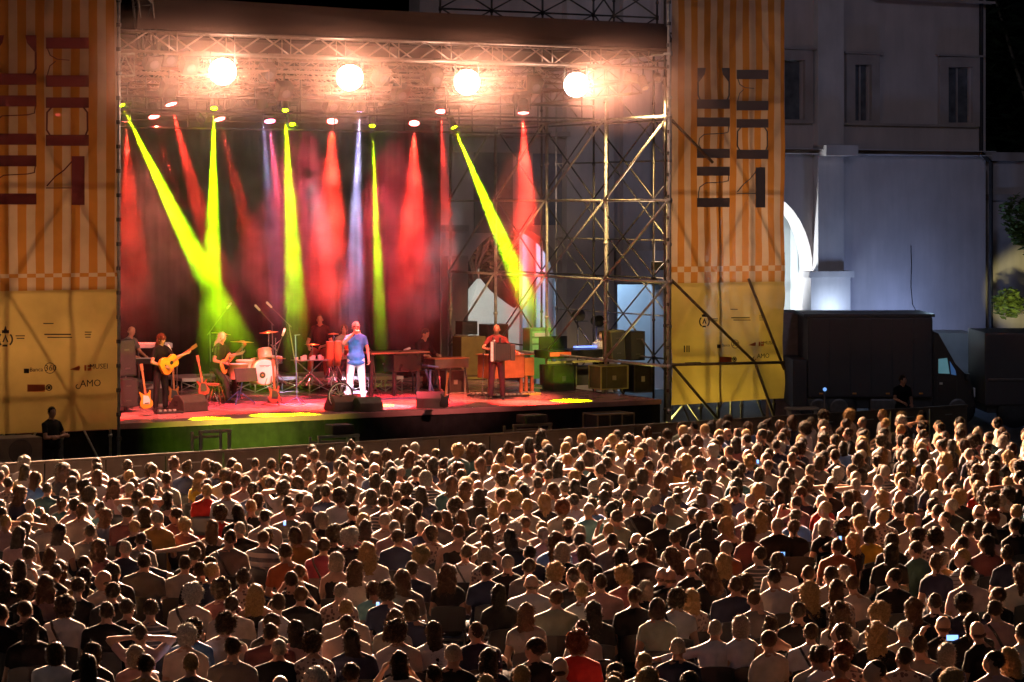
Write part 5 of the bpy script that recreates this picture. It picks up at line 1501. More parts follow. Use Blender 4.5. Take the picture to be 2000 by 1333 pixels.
# backing singer
J = joints(False, .92, 0, .02, hy=-.3, arms=dict(wl=(-.1, .22, 1.05), wr=(.12, .24, 1.05)))
performer("long-haired backing singer in grey-green top half hidden behind the singer", 671, 774, J, CAMF + .25, 'l', HM['brown'], SK[0], CL['g'][0], TRO[0], s=.97)
# acoustic guitarist, in profile to the right
J = joints(False, 1.0, 0, .03, hy=.1, hp=-.1, arms=dict(er=(.30, .10, 1.12), wr=(.06, .26, 1.02), el=(-.26, .20, 1.20), wl=(-.48, .34, 1.30), nr=(0, -1, 0), nl=(.4, -.8, .3)))
yw = radians(-136)
ag = performer("guitarist with long reddish hair and black shirt standing with an acoustic guitar", 313, 803, J, yw, 'w', HM['auburn'], SK[0], CL['k'][0], TRO[0], s=.97)
def held(name, label, base, yaw, off, rot, bodym, kind, scale=1.0, cat="guitar"):
    Rz = Matrix.Rotation(yaw, 4, 'Z')
    M_ = Matrix.Translation(base) @ Rz @ Matrix.Translation(off) @ rot @ Matrix.Rotation(pi, 4, 'Z')
    guitar(name, label, M_.to_translation(), M_.to_euler(), bodym, kind=kind, scale=scale, cat=cat)
held("acoustic_guitar", "yellow acoustic guitar with red rim held by the standing guitarist", G(313, 803, SH), yw, Vector((.16, .23, .93)), Matrix.Rotation(radians(-62), 4, 'Y'), amber, "acoustic", 1.0)
# keyboardist
J = joints(False, 1.1, 0, .12, hy=0, hp=-.45, arms=dict(er=(.28, .18, 1.16), wr=(.16, .45, 1.06), el=(-.28, .18, 1.16), wl=(-.16, .45, 1.06), nr=(0, 0, -1), nl=(0, 0, -1)))
performer("bald keyboard player in dark shirt looking down at the left edge", 246, 786, J, ANG - radians(150), 'b', HM['grey'], SK[0], CL['y'][0], TRO[0], belly=1.15)
# seated blond guitarist on a high stool
e = on("bar_stool", "high stool under the long-haired seated guitarist", "stool", 424, 786)
part(e, "seat", lambda b: lathe(b, [(.05, .66), (.17, .67), (.18, .71), (.05, .73)]), mat("stool_brown", (.3, .15, .07), .5))
for k in range(4): tpart("leg", (0, 0, .66), (cos(k * 1.57) * .2, sin(k * 1.57) * .2, 0.01), .015, wood, e)
yw2 = radians(-118)
J = joints(False, .98, 0, .10, hy=.1, hp=-.3, arms=dict(er=(.30, .12, .98), wr=(.06, .26, .90), el=(-.24, .20, 1.05), wl=(-.42, .36, 1.12), nr=(0, -1, 0), nl=(.4, -.8, .3)),
           legs=dict(kl=(-.16, .38, .62), al=(-.16, .36, .18), kr=(.12, .30, .50), ar=(.13, .42, .09)))
for kq in ('pel', 'waist', 'chest', 'sh', 'neck', 'head', 'sl', 'sr', 'hl', 'hr'): J[kq] = J[kq] + V3(0, 0, -.14)
performer("guitarist with long white-blond hair seated on a high stool in black shirt", 424, 786, J, yw2, 'l', HM['white'], SK[0], CL['k'][0], TRO[0])
held("electric_guitar", "pale pink electric guitar played by the seated blond guitarist", G(424, 786, SH), yw2, Vector((.16, .22, .76)), Matrix.Rotation(radians(-60), 4, 'Y'), mat("guitar_gold", (.6, .33, .05), .3), "electric", 1.05)
# percussionist
J = joints(False, 1.05, 0, .06, hy=.1, hp=-.2, arms=dict(er=(.30, .12, 1.05), wr=(.22, .36, .98), el=(-.30, .12, 1.05), wl=(-.12, .38, 1.0), nr=(0, 0, -1), nl=(0, 0, -1)))
for kq in list(J):
    if isinstance(J[kq], Vector) and kq not in ('al', 'ar', 'kl', 'kr', 'nl', 'nr') : J[kq] = J[kq] + V3(0, 0, -.22)
J['kl'] = V3(-.18, .34, .48); J['kr'] = V3(.18, .34, .48); J['al'] = V3(-.2, .3, .09); J['ar'] = V3(.2, .3, .09)
performer("bearded percussionist in black T-shirt behind the congas", 626, 738, J, CAMF - .2, 'h2', HM['dark'], SK[0], CL['k'][0], cloth("trousers_red", (.4, .05, .04)), h=RH)
# drummer, small behind the kit
J = joints(True, 1.0, 0, .08, hp=-.2, arms=dict(wr=(.25, .40, .85), wl=(-.25, .4, .85)))
# pianist bending over
J = joints(True, 1.0, 0, .20, hy=.25, hp=-.5, arms=dict(er=(.24, .28, .78), wr=(.18, .50, .76), el=(-.24, .28, .78), wl=(-.18, .50, .76), nr=(0, 0, -1), nl=(0, 0, -1)))
performer("dark-haired pianist in black bending over the piano keys", 816, 757, J, ANG + pi + .25, 's', HM['dark'], SK[0], CL['k'][0], TRO[0], s=1.08, sleeve=1.6)
# accordionist
J = joints(False, 1.05, 0, -.01, hy=-.1, hp=-.05, arms=dict(er=(.32, .12, 1.20), wr=(.20, .28, 1.18), el=(-.34, .16, 1.16), wl=(-.44, .30, 1.10), nr=(-1, 0, 0), nl=(1, 0, 0)))
performer("bald accordion player in dark red shirt standing at the right", 970, 780, J, CAMF, 'b', HM['dark'], SK[1], cloth("shirt_dark_red", (.12, .02, .02)), cloth("trousers_purple", (.07, .035, .05), .3), s=1.0)
# accordion
base = G(970, 780, SH)
e = thing("accordion", "black accordion with white keyboard and bellows spread open", "accordion", base, CAMF)
acb = mat("accordion_black", (.03, .035, .035), .3); acg = mat("bellows_grey", (.014, .024, .022), .6)
part(e, "treble_box", lambda b: box(b, .06, .18, .16, .40, .90, 1.36, .02), acb)
part(e, "white_keys", lambda b: [box(b, .115, .175, .402, .412, .91 + k * .03, .934 + k * .03) for k in range(15)], whitep)["kind"] = "stuff"
part(e, "bellows", lambda b: [box(b, -.26 + k * .03, -.245 + k * .03, .17 - .008 * (k % 2), .38 + .008 * (k % 2), .93 - .004 * k, 1.32 + .002 * k) for k in range(10)], acg)
part(e, "bellows_core", lambda b: box(b, -.28, .058, .18, .37, .94, 1.31), acg)
part(e, "bass_box", lambda b: box(b, -.40, -.282, .16, .40, .92, 1.30, .02), acb); part(e, "strap", lambda b: (box(b, -.09, -.05, -.10, .17, 1.30, 1.45), box(b, .06, .10, -.10, .17, 1.30, 1.46)), BLACKP)
# technician at the mixing desk
J = joints(True, .95, 0, .1, hp=-.3)
performer("technician lit violet sitting behind the mixing desk", 1172, 742, J, CAMF, 's', HM['brown'], SK[2], CL['w'][0], TRO[0], s=.9, h=.12)
# ================================================================== THE AUDIENCE
AV = {}
def audience_variant(key, J, belly=1.0, sleeve=.55):
    AV[key] = dict(J=J, body=blob("person_body", body_prims(J, belly, True, .9), .0135, .075, 2),
                   shirt=blob("shirt", shirt_prims(J, sleeve, belly), .017, .12, 3, (.007, 10)),
                   strapless=blob("shirt", shirt_prims(J, 0, belly, yoke=False), .017, .12, 3, (.006, 10)),
                   legs=blob("trousers", trouser_prims(J), .02, .12, 2), shoes=blob("shoes", shoe_prims(J), .016, .2, 1))
audience_variant('a', joints(True, 1.0, 0, .03, hp=-.05))
audience_variant('m', joints(True, 1.16, 0, -.03, hy=.12, arms=dict(wl=(-.10, .24, .68), wr=(.10, .24, .68))), 1.22)
audience_variant('f', joints(True, .88, 0, .0, hy=-.15, hr=.06), .9, .35)
audience_variant('l', joints(True, 1.0, -.07, .02, hy=-.25, hr=-.15), 1.05)
audience_variant('r', joints(True, 1.0, .07, .02, hy=.25, hr=.15), 1.05)
audience_variant('t', joints(True, .95, .02, .0, hy=.75, hr=.05), 1.0)
audience_variant('u', joints(True, .95, -.02, .0, hy=-.75, hr=-.05), 1.0)
audience_variant('h', joints(True, .95, 0, .04, hy=.1, arms=dict(er=(.26, .22, .92), wr=(.13, .30, 1.12), el=(-.26, .22, .92), wl=(-.13, .30, 1.12), nr=(-1, 0, 0), nl=(1, 0, 0))), .95)
audience_variant('o', joints(True, 1.05, .02, -.03, hy=-.2, arms=dict(el=(-.44, -.06, .95), wl=(-.66, -.10, .93), nl=(0, 0, -1))), 1.1, 1.5)
audience_variant('O', joints(True, 1.05, -.02, -.03, hy=.2, arms=dict(er=(.44, -.06, .95), wr=(.66, -.10, .93), nr=(0, 0, -1))), 1.1, 1.5)

audience_variant('x', joints(True, 1.0, .03, .13, hp=-.35, hy=.2), 1.05)
audience_variant('y', joints(True, 1.0, 0, -.04, arms=dict(er=(.34, .02, 1.18), wr=(.10, -.06, 1.22), el=(-.34, .02, 1.18), wl=(-.10, -.06, 1.22), nr=(0, 1, 0), nl=(0, 1, 0))), 1.0)
audience_variant('z', joints(True, .95, -.05, .02, hy=1.25, hp=.05, arms=dict(er=(.22, .22, .95), wr=(.05, .16, 1.16), nr=(0, -1, 0))), 1.0)
def strap_mesh(J):
    bm = B(); s = J['sh']; pts = []
    for k in range(9):
        f = k / 8.0; x = -.13 + .28 * f; z = .055 - .50 * f
        y = -.135 - .012 * sin(pi * f) + (.07 if k == 0 else 0)
        pts.append(Vector((s.x + x, s.y + y, s.z + z)))
    for a, b in zip(pts[:-1], pts[1:]):
        tube(bm, a, b, .016, n=5)
    me = bpy.data.meshes.new("bag_strap"); bm.to_mesh(me); bm.free(); return me
STRAP = strap_mesh(AV['a']['J'])

# audience chair: padded seat and back on a bent steel frame
chairm = mat("chair_black", (0.007, 0.007, 0.008), 0.45, 0, .25, 10, spec=.5)
bm = B(); box(bm, -.22, .22, -.20, .22, .42, .455, .012); CH_SEAT = bpy.data.meshes.new("seat"); bm.to_mesh(CH_SEAT); bm.free()
bm = B()
g = []
for i in range(9):
    x = -.215 + .43 * i / 8; yb = -.235 + .02 * abs(i - 4) / 4
    g.append([bm.verts.new((x, yb - .035 * k / 4 + dy, .56 + .315 * k / 4 - (.03 * (abs(i - 4) / 4) ** 3 if k == 4 else 0))) for dy in (0, -.022) for k in range(5)])
for a, b in zip(g[:-1], g[1:]):
    for k in range(4):
        bm.faces.new((a[k], b[k], b[k + 1], a[k + 1])); bm.faces.new((a[k + 5], a[k + 6], b[k + 6], b[k + 5]))
    bm.faces.new((a[4], b[4], b[9], a[9])); bm.faces.new((a[0], a[5], b[5], b[0]))
for c_, s_ in ((g[0], 1), (g[-1], -1)):
    for k in range(4): bm.faces.new((c_[k], c_[k + 1], c_[k + 6], c_[k + 5]) if s_ > 0 else (c_[k], c_[k + 5], c_[k + 6], c_[k + 1]))
bmesh.ops.recalc_face_normals(bm, faces=bm.faces)
CH_BACK = bpy.data.meshes.new("backrest"); bm.to_mesh(CH_BACK); bm.free()
bm = B()
for sx in (-.21, .21):
    tube(bm, (sx, .19, .42), (sx, .24, 0), .012, n=6); tube(bm, (sx, -.18, .42), (sx, -.26, 0), .012, n=6)
    tube(bm, (sx, .20, .42), (sx, -.2, .42), .012, n=6); tube(bm, (sx, -.19, .42), (sx, -.25, .60), .012, n=6)
tube(bm, (-.21, .2, .41), (.21, .2, .41), .011, n=6); tube(bm, (-.21, -.22, .2), (.21, -.22, .2), .009, n=6)
CH_FRAME = bpy.data.meshes.new("chair"); bm.to_mesh(CH_FRAME); bm.free()
for me in (CH_SEAT, CH_BACK): me.materials.append(chairm)
CH_FRAME.materials.append(DARKSTEEL)

# every traced person: column, row of the head top, hair, top (+ marks)
HAIRK = {'s': ('s', 'dark', 'short dark hair'), 'B': ('s', 'blond', 'short fair hair'), 'g': ('h2', 'grey', 'short grey hair'), 'b': ('b', 'brown', 'bald head'),
         'z': ('h2', 'brown', 'cropped brown hair'), 'c': ('c', 'dark', 'bushy dark hair'), 'C': ('c', 'white', 'curly grey hair'), 'a': ('c', 'auburn', 'big auburn curls'), 'G': ('c', 'blond', 'curly blond hair'),
         'k': ('k', 'dark', 'dark bob'), 'K': ('k', 'grey', 'pale bob'), 'l': ('l', 'black', 'long dark hair'), 'L': ('l', 'brown', 'long brown hair'),
         'w': ('w', 'brown', 'wavy brown hair'), 'W': ('w', 'blond', 'long blond hair'), 'p': ('n', 'dark', 'dark hair in a bun'), 'q': ('p', 'brown', 'brown ponytail'), 'h': ('cap', None, 'black cap')}
TR = """48,1183,z,k 44,1208,l,k 128,1172,c,w/ 210,1183,s,kM 262,1168,s,k 286,1184,s,S 358,1150,C,c/ 360,1218,c,b 275,1214,s,p 362,1232,C,c 272,1256,K,p 283,1276,s,o 372,1277,B,y
112,1252,k,wM 182,1261,k,k 190,1276,l,p 5,1182,s,k 451,1160,s,cM 500,1142,W,x 568,1120,s,k 589,1150,z,kM 650,1143,g,f 676,1171,B,c 679,1200,s,c 524,1198,s,k 529,1214,s,mM 438,1210,c,c 453,1255,s,y
545,1243,g,kM 597,1210,l,p 617,1244,c,f 705,1230,l,d 755,1188,w,y 782,1218,c,c 702,1291,s,d 781,1279,l,c 620,1316,C,k 545,1326,b,k 820,1178,k,d 848,1210,l,wO 975,1143,l,kf 928,1213,s,d 1086,1154,z,gM
1137,1144,B,w 1158,1170,l,kM 883,1270,g,k 955,1268,l,d 1039,1254,s,k 1127,1245,a,r 1100,1293,b,n 1018,1312,B,k 1185,1301,s,k 841,1308,s,k 930,1325,B,k 1195,1324,B,k 1238,1153,z,kM 1322,1158,c,w/f 1350,1148,W,f
1392,1208,g,wMo 1447,1208,K,w 1513,1207,p,x 1505,1237,z,c 1560,1177,s,k 1583,1213,s,w/ 1255,1272,B,y 1270,1320,G,k 1350,1312,s,k 1597,1263,s,c 1437,1131,s,dM 1202,1311,s,k 1642,1185,w,c 1705,1189,G,y 1772,1173,w,k
1829,1157,s,k 1900,1164,c,d 1942,1152,z,k 1960,1177,s,p/ 1655,1223,k,k 1697,1227,W,k 1764,1216,g,c 1847,1200,b,kh 1895,1203,l,kM 1925,1218,b,k 1667,1257,a,f 1766,1266,s,f 1816,1250,s,y 1849,1262,K,d
1936,1274,s,p 1722,1301,z,k 1850,1314,G,k 1612,1264,s,w 1990,1266,W,k 1995,1216,s,c 1636,1282,z,n
8,1007,B,p 58,1004,B,c 103,1008,g,c 48,1018,l,y 162,1024,s,y 117,1028,l,c 38,1035,l,p 250,1057,g,dO 194,1060,w,m 365,1074,s,k 363,1089,s,cM 283,1087,s,yM 98,1070,L,w 55,1068,s,c 170,1084,s,d 36,1091,l,c 5,1095,g,k
25,1107,s,k 95,1101,s,k 118,1092,w,y 148,1111,l,o 226,1108,l,k 212,1122,b,c 8,1121,l,k 53,1137,c,k 90,1128,w,p 140,1136,s,k 204,1146,s,k 392,1101,s,k 412,1016,L,xo 465,996,l,k 518,998,s,c 568,986,s,yM 623,1000,K,k
685,985,s,k 755,1000,s,w 467,1023,g,kM 522,1028,k,k 517,1039,z,sM 577,1037,k,o 594,1029,K,c 638,1040,c,k 633,1055,s,PM/ 682,1043,C,k 703,1026,g,r 714,1018,l,k 718,1068,W,cM 771,1021,g,p 779,1041,s,dM 416,1085,k,k
420,1104,B,d 475,1116,p,f 432,1143,c,m 803,1096,s,dM 808,1005,l,k 825,1016,g,d 854,1005,s,yM 872,998,L,y 915,998,L,k 941,1008,g,y 849,1027,k,f 895,1032,s,x 945,1030,s,y 947,1045,L,x 985,1008,s,f 1003,1018,C,c
1038,1006,z,c 1061,1016,B,p 1075,1032,g,p 1010,1040,l,k 1034,1065,s,dM 1073,1050,w,b 1098,1068,K,k 1115,1018,s,k 1131,1025,K,y 1133,1042,s,m 1154,1062,k,k 1190,1020,B,c 1196,1042,s,y 820,1069,G,c 898,1062,s,w/
947,1067,K,f 992,1087,g,k 1019,1094,s,y 948,1100,s,dM 875,1103,w,k 1083,1103,G,c 1152,1095,l,f 1122,1119,s,k 1171,1127,s,p 1038,1126,b,wM 1208,1004,s,g 1290,1003,z,k 1352,992,h,kM 1380,1016,l,k 1425,1013,W,x
1462,1026,k,m 1472,1004,W,c 1246,1044,b,x 1275,1052,w,y 1345,1058,s,k 1516,1018,g,kM 1550,1017,q,k 1210,1075,l,k 1253,1069,s,kM 1325,1078,w,p 1368,1072,K,k 1431,1058,g,n 1413,1088,W,k 1363,1095,b,k 1391,1114,w,k
1479,1074,s,S 1535,1088,k,c 1515,1115,s,w 1580,1111,z,f 1455,1122,c,c 1308,1109,b,kM 1294,1107,b,k 1235,1114,G,m 1262,1133,K,k 1610,1013,K,k 1645,1018,c,kh 1677,1008,G,p 1713,1002,B,f 1698,1026,k,Y 1666,1038,W,k
1633,1050,z,nM 1742,1042,k,k 1728,1067,l,k 1785,1055,s,tM 1759,986,s,k 1786,1032,c,f 1792,1012,B,c 1852,1004,s,c 1842,1033,c,f 1893,1027,s,p 1905,990,b,g 1877,1050,s,k 1952,1000,a,k 1942,1028,l,p 1985,1013,s,k
1935,1051,l,m 1982,1066,p,d 1838,1078,g,oM 1890,1081,B,W 1992,1100,w,cM 1620,1111,s,cM 1648,1105,K,k 1680,1126,z,c 1742,1116,s,k 1350,930,s,w 405,945,B,rM"""
RNG = random.Random(11)
BAR0 = G(0, 905, 1.12); BAR1 = G(1530, 812, 1.12)          # the barrier line in front of the stage
BDIR = (Vector((BAR1.x, BAR1.y, 0)) - Vector((BAR0.x, BAR0.y, 0))).normalized()
BN = Vector((BDIR.y, -BDIR.x, 0))                            # away from the stage, towards the camera
TOPZ = 1.345
people = []
for tok in TR.split():
    x, y, hk, rest = tok.split(',')
    x, y = int(x), int(y)
    p = G(x, y, TOPZ)
    top = rest[0]; fl = rest[1:]
    people.append(dict(x=x, y=y, p=Vector((p.x, p.y, 0)), h=hk, t=top, f=fl, traced=True))
# the rows nearer the stage, filled seat by seat
def top_edge(x):
    pts = [(0, 905), (140, 898), (200, 905), (480, 895), (600, 872), (760, 868), (960, 868), (1060, 850), (1200, 848), (1330, 828), (1500, 818), (1700, 812), (1780, 800), (1850, 822), (2050, 828)]
    for (a, b), (c, d) in zip(pts[:-1], pts[1:]):
        if a <= x <= c: return b + (d - b) * (x - a) / (c - a)
    return 905 if x < 0 else 828
wts_h = [('s', 34), ('g', 8), ('B', 7), ('b', 3), ('z', 5), ('c', 9), ('C', 3), ('a', 2), ('G', 3), ('k', 12), ('K', 4), ('l', 12), ('L', 8), ('w', 9), ('W', 5), ('p', 3), ('q', 4)]
wts_t = [('k', 20), ('d', 10), ('w', 14), ('c', 15), ('y', 9), ('r', 2.5), ('p', 8), ('m', 3), ('o', 1.5), ('Y', .7), ('t', 2), ('T', 1.5), ('b', 2), ('g', 3), ('n', 3), ('S', 2), ('W', 2), ('f', 5), ('x', 3)]
def pick(w):
    r = RNG.random() * sum(b for a, b in w)
    for a, b in w:
        r -= b
        if r <= 0: return a
    return w[0][0]
from mathutils import kdtree
tk = kdtree.KDTree(len(people))
for i, q_ in enumerate(people): tk.insert(q_['p'], i)
tk.balance()
O0 = Vector((BAR0.x, BAR0.y, 0))
fill = []
for r_ in range(26):
    for c_ in range(-10, 90):
        off = 0.9 + r_ * 0.86
        p = O0 + BDIR * (c_ * 0.53 + (r_ % 2) * .26 + RNG.uniform(-.09, .09)) + BN * (off + RNG.uniform(-.10, .10))
        if p.y < 20: continue
        hz = TOPZ + RNG.uniform(-.05, .05)
        px = 1000 + p.x / p.y * FPX; py = 400 + (CAMH - hz) / p.y * FPX
        if px < -40 or px > 2040 or py < top_edge(px) - 4 or py > 1345: continue
        if RNG.random() < .06: continue
        co, idx, dist = tk.find(p)
        if dist < .40: continue
        # leave the gaps of the photograph open where every person was traced
        if py > 1010 and dist < .75: continue
        fl = ''
        if RNG.random() < .04: fl = 'h'
        if RNG.random() < .04: fl += '/'
        fill.append(dict(x=px, y=py, p=p, h=pick(wts_h), t=pick(wts_t), f=fl, traced=False))
# rows in front of the last barrier row at far right reach further
people += fill
people.sort(key=lambda q_: q_['p'].y)
NIND = 296
ind = [q_ for q_ in people if q_['y'] < 1340 or q_['traced']][:NIND]
rest = [q_ for q_ in people if q_ not in ind]
print("PEOPLE", len(people), "individual", len(ind), "traced", sum(q_['traced'] for q_ in ind), len([q_ for q_ in rest if q_['traced']]))

STC = T(6.3, 2.0)
def variant_of(q_):
    f = q_['f']
    if 'M' in f and 'o' in f: return 'o'
    if 'M' in f: return 'm'
    if 'O' in f: return 'O'
    if 'o' in f: return 'o'
    if 'h' in f: return 'h'
    if 'f' in f: return 'f'
    r = RNG.random()
    r2 = RNG.random()
    if r2 < .05: return 'x'
    if r2 < .065: return 'y'
    if r2 < .10: return 'z'
    if r2 < .13: return 'h'
    if q_['h'] in 'lLwWkKpq': return 'f' if r < .55 else ('l' if r < .7 else ('r' if r < .85 else ('t' if r < .93 else 'u')))
    return 'a' if r < .40 else ('m' if r < .6 else ('l' if r < .73 else ('r' if r < .86 else ('t' if r < .93 else 'u'))))
for q_ in people:
    q_['v'] = variant_of(q_)
    dv = STC - q_['p']
    q_['yaw'] = math.atan2(-dv.x, dv.y) + RNG.gauss(0, .22)
    q_['s'] = RNG.uniform(.93, 1.06) if not q_['traced'] else RNG.uniform(.97, 1.03)
    q_['wx'] = RNG.uniform(.94, 1.12)
    q_['sk'] = RNG.choice([0, 0, 1, 2]); q_['tr'] = RNG.choice([0, 0, 1, 2])
    q_['hs'] = RNG.uniform(.94, 1.10)
# people behind the third row keep simple names: rows counted from the bottom of the photograph
ORD = ["bottom", "second", "third", "fourth", "fifth", "sixth", "seventh", "eighth", "ninth", "tenth", "eleventh", "twelfth", "thirteenth", "fourteenth", "fifteenth", "sixteenth", "seventeenth", "eighteenth", "nineteenth", "twentieth"]
ys = sorted(q_['y'] for q_ in ind)
for q_ in ind: q_['dd'] = (q_['p'] - O0).dot(BN)
dmax = max(q_['dd'] for q_ in ind)
for q_ in ind: q_['row'] = min(19, int((dmax - q_['dd']) / .9))
def zone(x):
    return "far left" if x < 250 else "left" if x < 620 else "left of centre" if x < 880 else "centre" if x < 1120 else "right of centre" if x < 1400 else "right" if x < 1750 else "far right"
rows = {}
for q_ in ind: rows.setdefault(q_['row'], []).append(q_)
for r_ in rows.values():
    r_.sort(key=lambda q_: q_['x'])
    for i, q_ in enumerate(r_): q_['L'] = r_[i - 1] if i else None; q_['R'] = r_[i + 1] if i + 1 < len(r_) else None
EX = {'/': "with bag strap", 'h': "hands raised", 'o': "arm stretched left", 'O': "arm stretched right"}
def hd(q_): return HAIRK[q_['h']][2]
def tp(q_): return CL[q_['t']][1]
def base_l(q_):
    ex = ''
    for c_ in q_['f']:
        if c_ in EX: ex = ", " + EX[c_]; break
    return "%s, %s%s" % (hd(q_), tp(q_), ex)
used = {}
def options(q_):
    b = base_l(q_); rw = ORD[q_['row']] + " row"; z = zone(q_['x'])
    yield "%s, %s" % (b, rw)
    yield "%s, %s, %s" % (b, rw, z)
    b = "%s, %s" % (hd(q_), tp(q_))
    if q_['L']: yield "%s, right of %s, %s" % (b, hd(q_['L']) + " and " + tp(q_['L']), rw)
    if q_['R']: yield "%s, left of %s, %s" % (b, hd(q_['R']) + " and " + tp(q_['R']), rw)
    if q_['L']: yield "%s, right of %s, %s" % (b, hd(q_['L']), z)
    if q_['R']: yield "%s, left of %s, %s" % (b, hd(q_['R']), z)
    for k in ORD: yield "%s, %s, %s from left in %s" % (b, z, k.replace("bottom", "first"), rw)
cnt = {}
allopts = {}
for q_ in ind:
    allopts[id(q_)] = list(options(q_))
    for o_ in set(allopts[id(q_)][:6]): cnt[o_] = cnt.get(o_, 0) + 1
for q_ in ind:
    for o_ in allopts[id(q_)]:
        if o_ not in used and cnt.get(o_, 1) == 1 and len(o_.split()) <= 12:
            used[o_] = 1; q_['lab'] = o_; break
    else:
        for o_ in allopts[id(q_)][6:]:
            if o_ not in used: used[o_] = 1; q_['lab'] = o_; break
        else: q_['lab'] = allopts[id(q_)][-1]

def linked_slot(o, m):
    o.material_slots[0].link = 'OBJECT'; o.material_slots[0].material = m
for v in AV.values():
    for k in ('body', 'shirt', 'strapless', 'legs', 'shoes'):
        v[k].materials.clear(); v[k].materials.append(BLACKC)
for k, me in HAIR.items():
    me.materials.clear(); me.materials.append(BLACKC)
    if k != 'cap': me.materials.append(BLACKC)
STRAP.materials.append(mat("strap_dark", (.015, .012, .012), .6))
capm = mat("cap_black", (.012, .012, .016), .7)
def put(name, me, m, parent, loc=None, rot=None, sc=None):
    o = bpy.data.objects.new(name, me); COL.objects.link(o); o.parent = parent
    if m is not None: linked_slot(o, m)
    if len(o.material_slots) > 1 and m is not None:
        o.material_slots[1].link = 'OBJECT'; o.material_slots[1].material = FRINGE[m.name]
    if loc is not None: o.location = loc
    if rot is not None: o.rotation_euler = rot
    if sc is not None: o.scale = sc
    return o
def nstuff(o): return o
for q_ in ind:
    V_ = AV[q_['v']]; J = V_['J']
    e = put("person", V_['body'], SK[q_['sk']], None, (q_['p'].x, q_['p'].y, 0), (0, 0, q_['yaw']), (q_['s'] * q_['wx'], q_['s'], q_['s']))
    tag(e, "person with " + q_['lab'], "person", "audience seated in rows")
    bare = q_['t'] == 'x'
    put("shirt", V_['strapless'] if bare else V_['shirt'], CL['k'][0] if bare else CL[q_['t']][0], e)
    put("trousers", V_['legs'], TRO[q_['tr']], e)
    put("shoes", V_['shoes'], BLACKP, e)
    hk, hm, _ = HAIRK[q_['h']]
    m_ = capm if hk == 'cap' else HM[hm]
    put("cap" if hk == 'cap' else "hair", HAIR[hk], m_, e, J['head'], (J['hp'], J['hrr'], J['hy']), (q_['hs'] / q_['wx'], q_['hs'], q_['hs'] if hk in 'cwk' else 1))
    if hk == 'cap': put("hair", HAIR['h2'], HM['dark'], e, J['head'], None, (.98,) * 3)
    if '/' in q_['f']: put("bag_strap", STRAP, None, e, (J['sh'] - AV['a']['J']['sh']) * 1.0 + V3(0, -.02 if q_['v'] == 'm' else 0, 0))
    ch = put("chair", CH_FRAME, None, None, (q_['p'].x, q_['p'].y, 0), (0, 0, q_['yaw'] * .6 + (ANG + radians(5)) * .4 * 1.0))
    ch.rotation_euler = (0, 0, q_['yaw'])
    tag(ch, "chair under " + q_['lab'], "chair", "chairs of the audience")
    put("seat", CH_SEAT, None, ch); put("backrest", CH_BACK, None, ch)
# phones held up by a few of them
glow = mat("phone_screen", (.1, .2, .5), emit=(.22, .45, 1.0), estr=2.2)
for (px, py, lb) in ((1524, 1083, "phone with bright blue screen before the black shirts right of the striped one"), (1860, 1246, "phone with bright blue screen in the bald person's raised hand"), (1641, 1052, "phone screen glowing beside the mustard yellow top"),
                     (1480, 902, "small lit phone near the front of the right crowd"), (556, 1022, "white lit phone held up right of the striped sweater"), (1170, 860, "small pinkish phone screen near the barrier"), (738, 1182, "tiny white light low between the chairs")):
    p = G(px, py, 1.12)
    e = thing("phone", lb, "phone", p, pi)
    w_, h_ = (.062, .03) if px in (1524, 1860) else (.018, .032)
    bm = B(); box(bm, -w_ - .004, w_ + .004, -.004, .004, -h_ - .004, h_ + .004, .003); obj("case", bm, BLACKP, e)
    bm = B(); box(bm, -w_, w_, .0042, .0062, -h_, h_); obj("screen", bm, glow, e)

# everyone nearer the stage: the same people, melted into one mass of rows
mats_r = []; midx = {}
def mi_(m):
    if m.name not in midx: midx[m.name] = len(mats_r); mats_r.append(m)
    return midx[m.name]
def arr(me):
    v = np.empty(len(me.vertices) * 3, 'f'); me.vertices.foreach_get('co', v)
    me.calc_loop_triangles()
    t = np.empty(len(me.loop_triangles) * 3, 'i'); me.loop_triangles.foreach_get('vertices', t)
    k = np.empty(len(me.loop_triangles), 'i'); me.loop_triangles.foreach_get('material_index', k)
    return v.reshape(-1, 3), t.reshape(-1, 3), k
def light(me, ratio):
    o = bpy.data.objects.new("tmp", me); COL.objects.link(o)
    d = o.modifiers.new("d", 'DECIMATE'); d.ratio = ratio
    out = bpy.data.meshes.new_from_object(o.evaluated_get(bpy.context.evaluated_depsgraph_get()))
    bpy.data.objects.remove(o); return arr(out)
LA = {k: {a: light(v[a], .45) for a in ('body', 'shirt', 'strapless', 'legs')} for k, v in AV.items()}
LH = {k: arr(v) for k, v in HAIR.items()}
LC = arr(CH_BACK); LS = arr(CH_SEAT); LF = arr(CH_FRAME)
